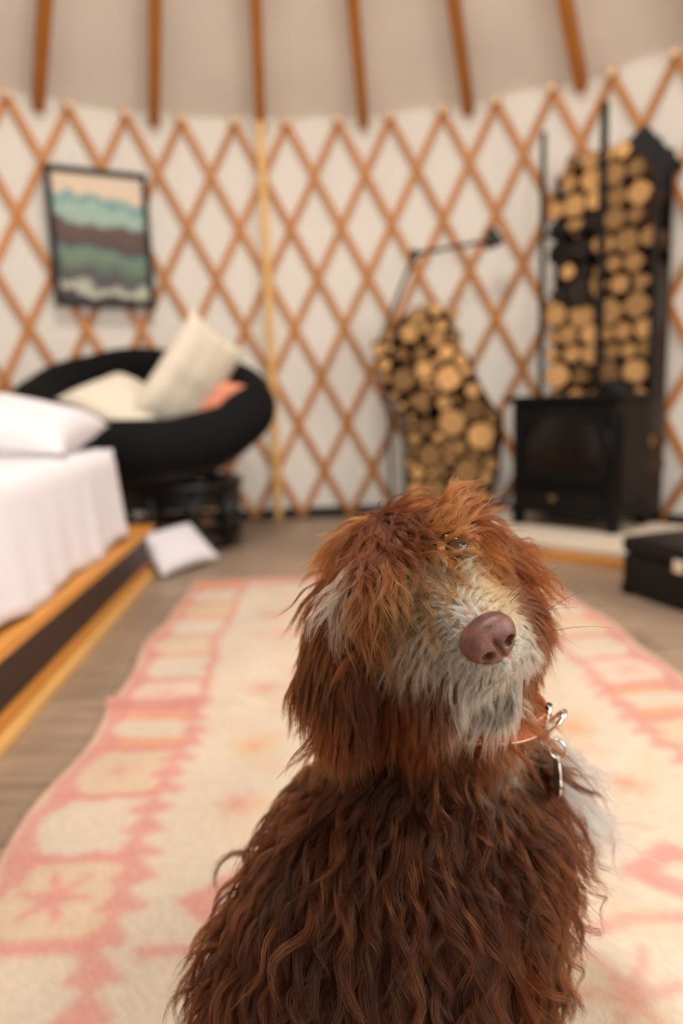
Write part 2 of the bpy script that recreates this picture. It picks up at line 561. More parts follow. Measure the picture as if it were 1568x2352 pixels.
# ---------------------------------------------------------------- rug
def rug():
    th = math.atan2(0.064, 1.527)
    W_, L_ = 1.225, 2.75
    nu, nv = 212, 460
    a = np.linspace(0, W_, nu)
    b = np.linspace(0, L_, nv)
    A, B = np.meshgrid(a, b, indexing='ij')
    cream = np.array(srgb(218, 201, 180)[:3]); tan = np.array(srgb(214, 186, 148)[:3])
    pink = np.array(srgb(216, 152, 140)[:3]); orange = np.array(srgb(228, 158, 120)[:3]); pale = np.array(srgb(230, 204, 188)[:3])
    # hand-woven irregularity
    Aw = A + 0.004 * np.sin(B * 31) + 0.003 * np.sin(B * 67 + A * 9)
    Bw = B + 0.005 * np.sin(A * 23 + 1) + 0.003 * np.sin(A * 57)
    m = np.minimum(Aw, W_ - Aw)                    # distance from the nearer long edge
    col = np.empty(A.shape + (3,)); col[:] = cream
    def put(mask, c, k=1.0):
        col[mask] = col[mask] * (1 - k) + c * k
    pitch = 0.1545
    ph = (Bw - 1.062) / pitch
    cell = np.floor(ph); fr = ph - cell            # 0 at a cross line
    inner = 0.185
    # far-end block, then the panels of the side border
    bord = (m > 0.015) & (m < inner)
    put(bord & (cell % 2 == 1), tan, 0.55)
    put(bord & (cell == -1) , pale, 0.6)
    put(bord & (cell == 0) & (np.abs(fr - 0.5) > 0.22), orange, 0.8)
    put(bord & (cell == -7), orange, 0.5)
    put(bord & (cell == -5), tan, 0.7)
    # cross lines
    put(bord & (np.abs(fr - np.round(fr)) < 0.075) , pink, 0.9)
    # outer stepped band
    st = np.abs(((ph * 1.0) % 1) - 0.5) * 2        # 1 at lines, 0 mid-panel
    ow = 0.034 + 0.030 * np.floor(st * 4) / 4
    put((m > 0.012) & (m < ow), pink, 0.85)
    # inner saw-tooth: stepped fir-tree shapes
    tooth = (ph * 3) % 1
    tw = 0.008 + 0.036 * np.floor(tooth * 4) / 4 * np.where(B > 1.0, 1, 0.3)
    put((m > inner - tw * 0.8) & (m < inner + tw), pink, 0.85)
    # stars in alternate panels
    def star(ca, cb, r, c=pink, k=0.9, w=0.011):
        da, db = Aw - ca, Bw - cb
        for ang in (0.1, PI / 3 + 0.1, 2 * PI / 3 + 0.1):
            u = da * math.cos(ang) + db * math.sin(ang); v = -da * math.sin(ang) + db * math.cos(ang)
            put((np.abs(v) < w * (1 - 0.5 * np.abs(u) / r)) & (np.abs(u) < r), c, k)
    for cb in (1.294, 1.598, 1.907, 2.21, 0.985):
        for ca in (0.100, W_ - 0.100):
            star(ca, cb, 0.052 if cb != 1.294 else 0.04, pink, 0.9 if cb > 1.5 else 0.35, 0.009)
    # field: star panels, medallions and cross lines
    fld = m > inner + 0.045
    for cb in (1.70, 2.30):
        put(fld & (np.abs(Bw - cb) < 0.010), pink, 0.75)
    for cb in (1.79, 2.10, 2.42):
        for ca in (W_ / 2 - 0.13, W_ / 2 + 0.13): star(ca, cb, 0.065, pink, 0.8, 0.009)
    for ca in (0.335, W_ - 0.335):
        for cb in (1.625, 2.05, 2.48, 0.62):
            d = np.abs(Aw - ca) / 0.085 + np.abs(Bw - cb) / 0.062
            dm = np.floor(d * 6) / 6
            put(fld & (dm < 0.95) & (dm > 0.2), pink, 0.85 if cb > 1 else 0.4)
        for cb in (0.975, 1.235, 1.42, 0.45):
            star(ca - 0.02 * (1 if ca < W_ / 2 else -1), cb, 0.04, pink if cb != 1.235 else orange, 0.5, 0.012)
        for cb in np.arange(0.28, 1.5, 0.115):
            d = np.abs(Aw - ca - 0.02) / 0.04 + np.abs(Bw - cb) / 0.03
            put(fld & (d < 1), orange, 0.18)
    d = np.abs(Aw - W_ / 2) / 0.22 + np.abs((Bw - 0.9) / 0.45)
    put(fld & (np.abs(d - 1) < 0.10), pink, 0.55)
    d = np.abs(Aw - W_ / 2) / 0.2 + np.abs((Bw - 1.5) / 0.13)
    put(fld & (np.abs(d - 1) < 0.16), pink, 0.4)
    # far end band and selvedges
    put(B < 0.10, pink, 0.8)
    put((B > 0.03) & (B < 0.09) & bord, orange, 0.8)
    put((m < 0.012) | (B < 0.012), np.array(srgb(214, 184, 158)[:3]))
    bl = np.clip(np.sin(A * 21 + 2 * np.sin(B * 9)) * np.sin(B * 15 + 1.5 * np.sin(A * 13)) - 0.15, 0, 1)
    col = col * (1 - 0.45 * (bl * fld)[..., None]) + tan * 0.45 * (bl * fld)[..., None]
    for _ in range(1):                             # colours bleed a little into each other
        for ax in (0, 1):
            col = (np.roll(col, 1, ax) + 2 * col + np.roll(col, -1, ax)) / 4
    rs = np.random.RandomState(3)
    n = rs.rand(*A.shape)
    col *= (0.93 + 0.14 * n)[..., None]
    col *= (1 + 0.05 * np.sin(A * 19 + B * 13) * np.sin(B * 7 - A * 5))[..., None]
    col *= 0.86
    # lie of the rug: wavy long edges and one crease
    Z = 0.006 + 0.0025 * (1 + np.sin(B * 9 + A * 4) * np.sin(A * 7))
    Z += 0.026 * np.exp(-((B - 1.045 - 0.03 * A) / 0.014) ** 2) * np.clip((0.36 - A) / 0.1, 0, 1)
    edge = np.where(A < W_ / 2, 1 - A / (W_ / 2), -(A / (W_ / 2) - 1)) * (0.010 * np.sin(B * 7.3) + 0.006 * np.sin(B * 17))
    u = np.array([math.cos(th), math.sin(th)]); v = np.array([math.sin(th), -math.cos(th)])
    ox, oy = -0.542, 2.368
    X = ox + (A + edge) * u[0] + B * v[0]
    Y = oy + (A + edge) * u[1] + B * v[1]
    top = np.stack([X, Y, Z], -1).reshape(-1, 3)
    bot = top.copy(); bot[:, 2] = 0.001
    idx = np.arange(nu * nv).reshape(nu, nv)
    q = np.stack([idx[:-1, :-1], idx[:-1, 1:], idx[1:, 1:], idx[1:, :-1]], -1).reshape(-1, 4)
    rim = np.concatenate([idx[:, 0], idx[-1, 1:], idx[-2::-1, -1], idx[0, -2::-1]])
    nn = nu * nv
    rv = bot[rim[:-1]]
    k = len(rim) - 1
    side = np.array([(rim[i], rim[(i + 1) % k], nn + (i + 1) % k, nn + i) for i in range(k)])
    faces = np.concatenate([q, side])
    me = bpy.data.meshes.new('rug')
    me.from_pydata(np.concatenate([top, rv]).tolist(), [], faces.tolist())
    me.shade_smooth()
    at = me.color_attributes.new('weave', 'FLOAT_COLOR', 'POINT')
    cc = np.ones((len(me.vertices), 4)); cc[:nn, :3] = col.reshape(-1, 3); cc[nn:, :3] = col.reshape(-1, 3)[rim[:-1]]
    at.data.foreach_set('color', cc.astype(np.float32).ravel())
    mt, nt, bs = new_mat('woven_kilim')
    N, L = nt.nodes, nt.links
    an = N.new('ShaderNodeAttribute'); an.attribute_name = 'weave'
    tc = N.new('ShaderNodeTexCoord')
    no = N.new('ShaderNodeTexNoise'); no.inputs['Scale'].default_value = 350
    L.new(tc.outputs['Object'], no.inputs['Vector'])
    bp = N.new('ShaderNodeBump'); bp.inputs['Strength'].default_value = 0.4; bp.inputs['Distance'].default_value = 0.003
    L.new(no.outputs['Fac'], bp.inputs['Height'])
    L.new(bp.outputs[0], bs.inputs['Normal'])
    L.new(an.outputs['Color'], bs.inputs['Base Color'])
    bs.inputs['Roughness'].default_value = 0.95
    bs.inputs['Specular IOR Level'].default_value = 0.1
    me.materials.append(mt)
    return tag(link('rug', me), 'faded cream and pink woven rug with stepped borders on the plank floor', 'rug')


rug()


# ---------------------------------------------------------------- bed on its platform
def pillow_mesh(name, w, h, t, mt, seed=0, puff=0.55, n=26):
    def fn(u, v):
        # two shells: u runs over the front then the back
        uu = u * 2
        s = 1
        if uu > 1: uu, s = 2 - uu, -1
        x, y = uu * 2 - 1, v * 2 - 1
        pin = 1 - 0.10 * (1 - abs(x) ** 2) * abs(y) ** 6
        pin2 = 1 - 0.10 * (1 - abs(y) ** 2) * abs(x) ** 6
        th = (max(0, 1 - abs(x) ** 3) * max(0, 1 - abs(y) ** 3)) ** puff
        wr = 0.10 * h1(x * 3 + seed, y * 3.5 + seed * 2) * th
        return (x * w / 2 * pin2, s * (t / 2) * (th + wr), y * h / 2 * pin)
    return grid_mesh(name, fn, n * 2, n, mt, True)


plat = empty('bed_platform', (-0.715, 1.0, 0), (0, 0, math.atan2(0.076, 1.3)))
plat.rotation_euler = (0, 0, 0.058)
tag(plat, 'low wooden bed platform with a dark front board between pale pine edges', 'bed platform')
plat.location = (-0.722 + 0.0, 2.486, 0)
LP, WP_ = 2.35, 1.02     # length toward the camera, width toward the wall
box('top_board', (0.14, LP, 0.026), (-0.07 + 0.03, -LP / 2, 0.187), M['honey'], plat)
for k in range(6):
    box('deck_board', (0.143, LP, 0.026), (-0.185 - 0.15 * k, -LP / 2, 0.187), M['honey'], plat)
box('front_board', (0.03, LP - 0.02, 0.112), (-0.012, -LP / 2, 0.117), M['walnut'], plat)
box('kick_board', (0.03, LP - 0.02, 0.034), (-0.014, -LP / 2, 0.043), M['honey'], plat)
box('foot_board', (0.045, LP, 0.026), (-0.005, -LP / 2, 0.013), M['pine'], plat)
box('end_board', (WP_ - 0.04, 0.03, 0.172), (-WP_ / 2 - 0.02, -0.02, 0.086), M['honey'], plat)

# mattress under a white bedspread
bed = empty('bed', (-0.722, 2.486, 0.20), (0, 0, 0.058))
tag(bed, 'white made bed with a bedspread falling over its side', 'bed')
ML, MW, MH = 2.05, 0.92, 0.29
x0, y0 = -0.036, -0.29
box('mattress', (MW - 0.03, ML - 0.04, MH - 0.02), (x0 - MW / 2 - 0.01, y0 - ML / 2, (MH - 0.02) / 2), M['linen'], bed, bevel=0.05)


def spread_fn(u, v):
    # u: around the drape (0 = outer hem of the room side, up, across to the far side); v: along the bed
    y = y0 + 0.012 - (ML + 0.02) * v
    hem = 0.006 + 0.010 * h1(v * 11, 2) + 0.008 * math.sin(v * 30)
    hem = max(0.004, hem)
    L1, L2 = MH - hem, MW
    s = u * (L1 + L2)
    fold = 0.006 * math.sin(v * 38 + 2 * math.sin(v * 9)) + 0.003 * math.sin(v * 93)
    r = 0.05
    if s < L1 - r:
        k = 1 - s / (L1 - r)
        return (x0 + 0.016 + fold * (0.2 + k) + 0.02 * k, y + 0.01 * k * h1(v * 20), hem + s)
    s2 = s - (L1 - r)
    arc = r * PI / 2
    if s2 < arc:
        w = s2 / r
        return (x0 + 0.016 + fold * 0.2 - r + r * math.cos(w), y, MH - r + r * math.sin(w) + 0.004)
    xx = x0 + 0.016 - r - (s2 - arc)
    return (max(xx, x0 - MW - 0.01), y, MH + 0.004 + 0.006 * h1(xx * 9, v * 14))


def spread_end(u, v):
    # the far end flap with a rounded corner
    z = (MH + 0.004) * (1 - v) + 0.02 * v
    x = x0 + 0.02 - (MW) * u
    c = max(0, 1 - u * 14)
    return (x - 0.03 * c * (1 - v) * 0.3 + 0.012 * math.sin(u * 30) * v, y0 + 0.014 + 0.03 * v * (1 - c) + 0.008 * math.sin(u * 34) * v, z)


o = link('bedspread', grid_mesh('bedspread', spread_fn, 60, 120, M['linen']), bed)
md = o.modifiers.new('thick', 'SOLIDIFY'); md.thickness = 0.006; md.offset = 0
o = link('end_flap', grid_mesh('end_flap', spread_end, 60, 24, M['linen']), bed)
md = o.modifiers.new('thick', 'SOLIDIFY'); md.thickness = 0.006; md.offset = 0

pil = link('pillow', pillow_mesh('pillow', 0.72, 0.46, 0.19, M['linen'], 1.0))
pil.location = (-1.085, 2.0, 0.583)
pil.rotation_euler = (math.radians(-82), math.radians(7), math.radians(4))
tag(pil, 'plump white pillow lying on the white bed', 'pillow')
fp = link('floor_pillow', pillow_mesh('floor_pillow', 0.28, 0.21, 0.07, M['linen'], 4.0))
fp.location = (-0.645, 2.60, 0.085)
fp.rotation_euler = (math.radians(-52), math.radians(-4), math.radians(50))
tag(fp, 'small white pillow propped on the floor at the corner of the bed platform', 'pillow')

# ---------------------------------------------------------------- round bowl chair
TILT = Matrix.Rotation(math.radians(5), 3, 'Y') @ Matrix.Rotation(math.radians(22), 3, 'X')
CC = V((-0.845, 3.06, 0.65))   # centre of the rim plane


def tl(x, y, z):
    return CC + TILT @ V((x, y, z))


chair = empty('papasan_chair', (-0.74, 3.12, 0))
tag(chair, 'black rattan round bowl chair beside the bed', 'chair')


def chair_tube(n, pts, r, closed=False, nseg=8):
    vs, fs = tube_geo([p - chair.location for p in pts], r, nseg, closed)
    return link(n, mesh(n, vs, fs, M['rattan'], True), chair)


chair_tube('bowl_rim', [tl(0.50 * math.cos(2 * PI * k / 48), 0.50 * math.sin(2 * PI * k / 48), -0.09) for k in range(48)], 0.022, True)
chair_tube('bowl_ring', [tl(0.33 * math.cos(2 * PI * k / 40), 0.33 * math.sin(2 * PI * k / 40), -0.245) for k in range(40)], 0.018, True)
for k in range(16):
    w = 2 * PI * k / 16
    chair_tube('bowl_rib', [tl(r * math.cos(w), r * math.sin(w), z) for r, z in ((0.50, -0.09), (0.45, -0.15), (0.33, -0.245), (0.16, -0.30), (0.03, -0.31))], 0.013, nseg=6)
bx_, by_ = chair.location.x, chair.location.y
for n, z, r, rr in (('base_ring', 0.02, 0.25, 0.022), ('base_hoop', 0.10, 0.245, 0.014), ('base_top_ring', 0.285, 0.27, 0.024)):
    chair_tube(n, [V((bx_ + r * math.cos(2 * PI * k / 40), by_ + r * math.sin(2 * PI * k / 40), z)) for k in range(40)], rr, True)
for k in range(9):
    w = 2 * PI * (k + 0.35) / 9
    chair_tube('leg', [V((bx_ + r * math.cos(w), by_ + r * math.sin(w), z)) for r, z in ((0.25, 0.02), (0.252, 0.15), (0.262, 0.285))], 0.02, nseg=8)
for k in range(3):
    z = 0.245 - 0.022 * k
    chair_tube('apron_hoop', [V((bx_ + 0.258 * math.cos(2 * PI * q / 40), by_ + 0.258 * math.sin(2 * PI * q / 40), z)) for q in range(40)], 0.013, True, 6)
for k in range(3):
    chair_tube('bowl_hoop', [tl((0.475 - 0.035 * k) * math.cos(2 * PI * q / 48), (0.475 - 0.035 * k) * math.sin(2 * PI * q / 48), -0.125 - 0.03 * k) for q in range(48)], 0.016, True, 6)


def cush_fn(u, v):
    w = 2 * PI * u
    a = 2 * PI * v
    lob = 1 + 0.10 * abs(math.cos(w * 4.5 + 0.3)) ** 0.6 - 0.05 + 0.03 * math.sin(w * 4)
    # closed section: puffy rim and a bowl in the middle
    rim_r, t = 0.45, 0.115 * lob
    if v < 0.60:
        ang = -2.2 + v / 0.60 * 5.2
        r = rim_r + t * math.cos(ang)
        z = 0.01 + t * 0.92 * math.sin(ang) - 0.02
    else:
        k = (v - 0.60) / 0.40
        r = (rim_r - t) * (1 - k) + 0.002 * k
        z = -0.01 - 0.20 * (1 - (1 - k) ** 2)
    if v < 0.02: r, z = 0.002, -0.27
    if v < 0.06 and v >= 0.02: r, z = 0.2, -0.25
    return tl(r * math.cos(w), r * math.sin(w), z) - CC


cu = link('chair_cushion', grid_mesh('chair_cushion', cush_fn, 72, 46, M['cushion'], True), loc=CC)
tag(cu, 'thick black round cushion filling the bowl chair', 'cushion')


def throw(name, c, size, zax, yax, mt, seed, label):
    o = link(name, pillow_mesh(name, size[0], size[1], size[2], mt, seed))
    z = V(zax).normalized()
    y = V(yax); y = (y - z * y.dot(z)).normalized()
    x = y.cross(z)
    mm = Matrix((x, y, z)).transposed()
    o.location = c
    o.rotation_euler = mm.to_euler()
    return tag(o, label, 'pillow')


throw('cream_pillow', (-0.90, 2.90, 0.645), (0.36, 0.40, 0.12), (0.80, -0.35, -0.42), (0.25, -0.50, 0.85), M['cream'], 2.0, 'cream wool pillow lying flat in the black bowl chair')
throw('cream_pillow', (-0.625, 2.93, 0.735), (0.34, 0.50, 0.13), (0.56, 0.10, 0.80), (0.75, -0.62, -0.2), M['cream'], 5.0, 'cream wool pillow leaning upright in the black bowl chair')
throw('coral_pillow', (-0.52, 3.0, 0.61), (0.24, 0.28, 0.09), (0.25, 0.15, 0.9), (0.3, -0.9, 0.2), M['coral'], 8.0, 'coral pillow tucked behind the cream pillows in the bowl chair')


# ---------------------------------------------------------------- firewood
def log_meshes(kind, seed):
    """a round or split log of unit radius and unit length along y, and its cut faces"""
    rs = random.Random(seed)
    n = 12
    if kind == 'round':
        prof = [(math.cos(2 * PI * k / n) * (1 + rs.uniform(-.06, .06)), math.sin(2 * PI * k / n) * (1 + rs.uniform(-.06, .06))) for k in range(n)]
    else:
        kk = rs.choice((3, 4))
        prof = []
        for i in range(n):
            w = 2 * PI * i / n
            d = math.cos(PI / kk) / math.cos(((w + rs.uniform(-.05, .05)) % (2 * PI / kk)) - PI / kk)
            d = min(1.05, d * 1.25)
            prof.append((d * math.cos(w), d * math.sin(w)))
    vs = [(x, y, z) for y in (-0.5, 0.5) for x, z in prof]
    fs = [(k, n + k, n + (k + 1) % n, (k + 1) % n) for k in range(n)] + [tuple(range(n)), tuple(range(2 * n - 1, n - 1, -1))]
    body = mesh('firewood_log', vs, fs, None)
    vs = [(x * 0.93, s * 0.503, z * 0.93) for s in (-1, 1) for x, z in prof]
    ends = mesh('cut_face', vs[:n], [tuple(range(n))], None)
    return body, ends


VARS = {k: [log_meshes(k, 10 * i + len(k)) for i in range(5)] for k in ('round', 'split')}
MATVARS = {}


def variant(kind, i, dark):
    key = (kind, i, dark)
    if key not in MATVARS:
        b, e = VARS[kind][i]
        b, e = b.copy(), e.copy()
        b.materials.append(M['bark_dark' if dark else 'bark'])
        e.materials.append(M['endgrain_dark' if dark else 'endgrain'])
        MATVARS[key] = (b, e)
    return MATVARS[key]


def add_log(p, r, ln, yaw, kind, dark, label, group, pitch=0):
    b, e = variant(kind, RND.randrange(5), dark)
    o = link('firewood_log', b, None, p)
    o.rotation_euler = (pitch, RND.uniform(0, 2 * PI), 0)
    o.rotation_euler = (Matrix.Rotation(yaw, 3, 'Z') @ Matrix.Rotation(pitch, 3, 'X') @ Matrix.Rotation(RND.uniform(0, 2 * PI), 3, 'Y')).to_euler()
    o.scale = (r, ln, r)
    tag(o, label, 'log', group)
    link('cut_face', e, o)
    return o


ORD = ('first second third fourth fifth sixth seventh eighth ninth tenth eleventh twelfth thirteenth fourteenth fifteenth sixteenth '
       'seventeenth eighteenth nineteenth twentieth').split()


def name_rows(rows_, text):
    """label every log by its row from the top and its place in the row"""
    for i, row in enumerate(rows_):
        row.sort(key=lambda t: t[0])
        for k, (x, o, word) in enumerate(row):
            o['label'] = f'{word} log, {ORD[k]} from the left in the {ORD[min(i, 19)]} row down of the {text}'


# free-standing pile in a curved black frame
PILE = [(0.33, 0.012), (0.335, 0.54), (0.216, 0.707), (0.18, 0.906), (0.385, 1.075), (0.585, 1.06), (0.614, 0.833), (0.685, 0.651), (0.787, 0.526), (0.768, 0.279), (0.70, 0.012)]


def inside(x, z, poly):
    c = False
    for i in range(len(poly)):
        (x1, z1), (x2, z2) = poly[i - 1], poly[i]
        if (z1 > z) != (z2 > z) and x < (x2 - x1) * (z - z1) / (z2 - z1) + x1: c = not c
    return c


def edge_dist(x, z, poly):
    d = 9
    for i in range(len(poly)):
        a, b = V((poly[i - 1][0], poly[i - 1][1])), V((poly[i][0], poly[i][1]))
        t = max(0, min(1, (V((x, z)) - a).dot(b - a) / (b - a).length_squared))
        d = min(d, (V((x, z)) - a - (b - a) * t).length)
    return d


PY = 3.25
circ = []
for r in [0.066] * 120 + [0.055] * 240 + [0.046] * 500 + [0.037] * 1200 + [0.029] * 2600 + [0.022] * 3000 + [0.016] * 3000:
    x, z = RND.uniform(0.15, 0.82), RND.uniform(0.012, 1.12)
    if r > 0.05 and z > 0.72: continue
    if not inside(x, z, PILE) or edge_dist(x, z, PILE) < r * 0.92: continue
    if any((x - a) ** 2 + (z - b) ** 2 < ((r + c) * 0.97) ** 2 for a, b, c in circ): continue
    circ.append((x, z, r))
pile_rows = {}
for x, z, r in circ:
    ln = RND.uniform(0.24, 0.31)
    kd_ = 'round' if RND.random() < 0.6 else 'split'
    o = add_log((x, PY + 0.14 + RND.uniform(-0.03, 0.03), z), r, ln, RND.uniform(-0.05, 0.05) - 0.1, kd_, False, 'cut log', 'logs in the curved stack')
    pile_rows.setdefault(int((1.1 - z) / 0.092), []).append((x, o, ('thick ' if r > 0.05 else 'thin ' if r < 0.03 else '') + kd_))
name_rows([pile_rows[k] for k in sorted(pile_rows)], 'curved stack')
rack = empty('log_frame', (0.5, PY + 0.14, 0))
tag(rack, 'thin black metal frame bent around the curved log stack', 'log rack')


def strip(name, pts, parent, half, th):
    vs, fs = [], []
    n = len(pts)
    for i, (x, z) in enumerate(pts):
        a, b = pts[max(0, i - 1)], pts[min(n - 1, i + 1)]
        t = V((b[0] - a[0], b[1] - a[1])).normalized()
        nx, nz = -t.y * th, t.x * th
        for s in (0, 1):
            for y in (-half, half):
                vs.append((x + nx * s - parent.location.x, y, z + nz * s - parent.location.z))
    for i in range(n - 1):
        a, b = i * 4, i * 4 + 4
        fs += [(a, b, b + 1, a + 1), (a + 2, a + 3, b + 3, b + 2), (a, a + 2, b + 2, b), (a + 1, b + 1, b + 3, a + 3)]
    fs += [(0, 1, 3, 2), (n * 4 - 4, n * 4 - 2, n * 4 - 1, n * 4 - 3)]
    return link(name, mesh(name, vs, fs, M['blackmetal']), parent)


strip('frame_side', [(0.33, 0.01), (0.335, 0.54), (0.216, 0.707), (0.18, 0.906)], rack, 0.10, 0.005)
strip('frame_side', [(0.614, 0.833), (0.685, 0.651), (0.787, 0.526), (0.768, 0.279), (0.70, 0.01)], rack, 0.10, 0.005)
strip('frame_base', [(0.33, 0.009), (0.70, 0.009)], rack, 0.10, -0.006)

vs = [(x - 0.5, y, z) for y in (0.135, 0.141) for x, z in PILE]  # added black sheet that stands in for shade between the logs
np_ = len(PILE)
link('gap_shade_plate', mesh('gap_shade_plate', vs, [tuple(range(np_)), tuple(range(2 * np_ - 1, np_ - 1, -1))] + [(k, np_ + k, np_ + (k + 1) % np_, (k + 1) % np_) for k in range(np_)], M['blackmetal']), rack)

# jointed black lamp behind the pile
lamp = empty('jointed_lamp', (0.27, 3.56, 0))
tag(lamp, 'black jointed arm lamp bent over the curved log stack', 'lamp')


def rel_tube(n, parent, pts, r, mt, nseg=10):
    vs, fs = tube_geo([V(p) - parent.location for p in pts], r, nseg)
    return link(n, mesh(n, vs, fs, mt, True), parent)


link('lamp_base', lathe_mesh('lamp_base', [(0.0001, 0.0), (0.11, 0.0), (0.11, 0.012), (0.02, 0.022), (0.0001, 0.024)], M['lamp_enamel']), lamp)
rel_tube('lamp_pole', lamp, [(0.27, 3.56, 0.02), (0.25, 3.55, 0.80)], 0.008, M['lamp_enamel'])
rel_tube('lamp_arm', lamp, [(0.20, 3.52, 0.87), (0.40, 3.52, 1.33)], 0.0105, M['lamp_enamel'])
rel_tube('lamp_arm', lamp, [(0.40, 3.50, 1.33), (0.765, 3.44, 1.372)], 0.0095, M['lamp_enamel'])
rel_tube('lamp_joint', lamp, [(0.40, 3.485, 1.33), (0.40, 3.535, 1.33)], 0.024, M['lamp_enamel'])
rel_tube('lamp_joint', lamp, [(0.225, 3.56, 0.83), (0.225, 3.51, 0.83)], 0.02, M['lamp_enamel'])
rel_tube('lamp_bracket', lamp, [(0.25, 3.55, 0.80), (0.20, 3.52, 0.87)], 0.008, M['lamp_enamel'])
rel_tube('lamp_head', lamp, [(0.755, 3.44, 1.425), (0.762, 3.44, 1.40), (0.772, 3.43, 1.36), (0.778, 3.43, 1.34)], [0.018, 0.03, 0.042, 0.044], M['lamp_enamel'], 16)

# ---------------------------------------------------------------- tall rack of firewood behind the stove
RA, RB = V((0.985, 3.36, 0)), V((1.365, 3.02, 0))
rdir = (RB - RA).normalized()
rnor = V((rdir.y, -rdir.x, 0))          # out of the front of the rack
if rnor.y > 0: rnor = -rnor
rw = (RB - RA).length
ryaw = math.atan2(rdir.y, rdir.x)
tall = empty('tall_log_rack', (RA + RB) / 2, (0, 0, ryaw))
tag(tall, 'tall black steel rack packed with firewood behind the stove', 'log rack')
H1, H2 = 1.82, 1.80
for sx in (-1, 1):
    for sy, hh in ((-1, H1 if sx < 0 else 1.66), (1, 1.66)):
        box('upright', (0.022, 0.022, hh), (sx * rw / 2, sy * 0.085 + 0.085, hh / 2), M['blackmetal'], tall)
mid = -rw / 2 + 0.285
box('centre_upright', (0.032, 0.022, 1.86), (mid, -0.012, 0.93), M['blackmetal'], tall)
for z in (0.012, 1.30, 0.97):
    box('cross_bar', (rw if z < 0.1 else mid + rw / 2, 0.016, 0.018), (0 if z < 0.1 else (mid - rw / 2) / 2, 0.0, z + 0.06), M['blackmetal'], tall)
box('gap_shade_plate', (rw, 0.005, 1.56), (0, 0.172, 0.80), M['blackmetal'], tall)  # added black sheet, darkens the gaps in the rack like deep shade
box('side_plate', (0.006, 0.15, 1.1), (rw / 2 + 0.008, 0.085, 0.62), M['blackmetal'], tall)
tall_rows = []
z = 0.07
while z < 1.66:
    tall_rows.insert(0, [])
    hrow = RND.uniform(0.065, 0.115)
    x = -rw / 2 + 0.02
    while x < rw / 2 - 0.03:
        r = hrow / 2 * RND.uniform(0.75, 1.15)
        xc = x + r
        x += 2 * r * 0.98
        if xc > rw / 2 - 0.02: break
        if z > 1.56 and not (-0.12 < xc < 0.12): continue
        if z > 1.48 and xc < -0.17: continue
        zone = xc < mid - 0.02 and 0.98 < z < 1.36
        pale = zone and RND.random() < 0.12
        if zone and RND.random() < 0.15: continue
        p = tall.matrix_world
        pp = (RA + RB) / 2 + rdir * xc - rnor * (0.085 + RND.uniform(-.02, .02) + (0.0 if not zone else 0.02)) + V((0, 0, z + hrow / 2 + RND.uniform(-.008, .008)))
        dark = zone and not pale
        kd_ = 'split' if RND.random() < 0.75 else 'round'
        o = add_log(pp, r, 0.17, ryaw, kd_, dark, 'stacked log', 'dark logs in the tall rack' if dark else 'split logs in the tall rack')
        tall_rows[0].append((xc, o, 'dark' if dark else kd_))
    z += hrow * 0.97
name_rows([r_ for r_ in tall_rows if r_], 'tall rack')

# black diamond plate on the wall beside the rack
pb = math.radians(37.0)
dp = link('wall_plate', box_mesh('wall_plate', (0.27, 0.02, 0.27), M['blackmetal'], 0.004), None, wp(pb, YR - 0.06, 1.62), (0, 0, 0))
dp.rotation_euler = (Matrix.Rotation(-pb, 3, 'Z') @ Matrix.Rotation(math.radians(52), 3, 'Y')).to_euler()
tag(dp, 'black metal diamond plate on the wall above the tall log rack', 'wall plate')

# ---------------------------------------------------------------- hearth and stove
SPHI = math.radians(-46.2)
sr, sb = V((math.cos(SPHI), math.sin(SPHI), 0)), V((-math.sin(SPHI), math.cos(SPHI), 0))   # right and back of the stove
SA = V((1.087, 2.658, 0))
SF = SA - sr * 0.25                       # middle of the stove front
hr = empty('hearth', SF + sb * 0.07, (0, 0, SPHI))
tag(hr, 'pale tiled hearth slab with a honey wood edge under the stove', 'hearth')
box('slab', (1.10, 0.66, 0.05), (0.02, 0, 0.025), M['grout'], hr)
for i in range(4):
    for j in range(3):
        box('tile', (0.268, 0.212, 0.012), (0.02 - 0.411 + 0.274 * i, -0.217 + 0.217 * j, 0.054), M['stone'], hr, bevel=0.003)
box('edge_trim', (1.14, 0.022, 0.034), (0.02, -0.341, 0.017), M['honey'], hr)
for sx in (-1, 1):
    box('edge_trim', (0.02, 0.68, 0.034), (0.02 + sx * 0.561, 0, 0.017), M['honey'], hr)

st = empty('wood_stove', SF + V((0, 0, 0.06)), (0, 0, SPHI))
tag(st, 'black cast iron wood stove with an arched glass door', 'stove')
W, D, Hh = 0.50, 0.36, 0.56
box('body', (W - 0.03, D - 0.03, Hh - 0.10), (0, D / 2, 0.075 + (Hh - 0.10) / 2), M['iron'], st, bevel=0.008)
box('top_plate', (W + 0.02, D + 0.02, 0.028), (0, D / 2, Hh - 0.012), M['iron'], st, bevel=0.006)
box('base_plate', (W, D, 0.03), (0, D / 2, 0.075), M['iron'], st, bevel=0.006)
for sx in (-1, 1):
    for y in (0.04, D - 0.04):
        box('leg', (0.05, 0.05, 0.062), (sx * (W / 2 - 0.035), y, 0.031), M['iron'], st, bevel=0.01)


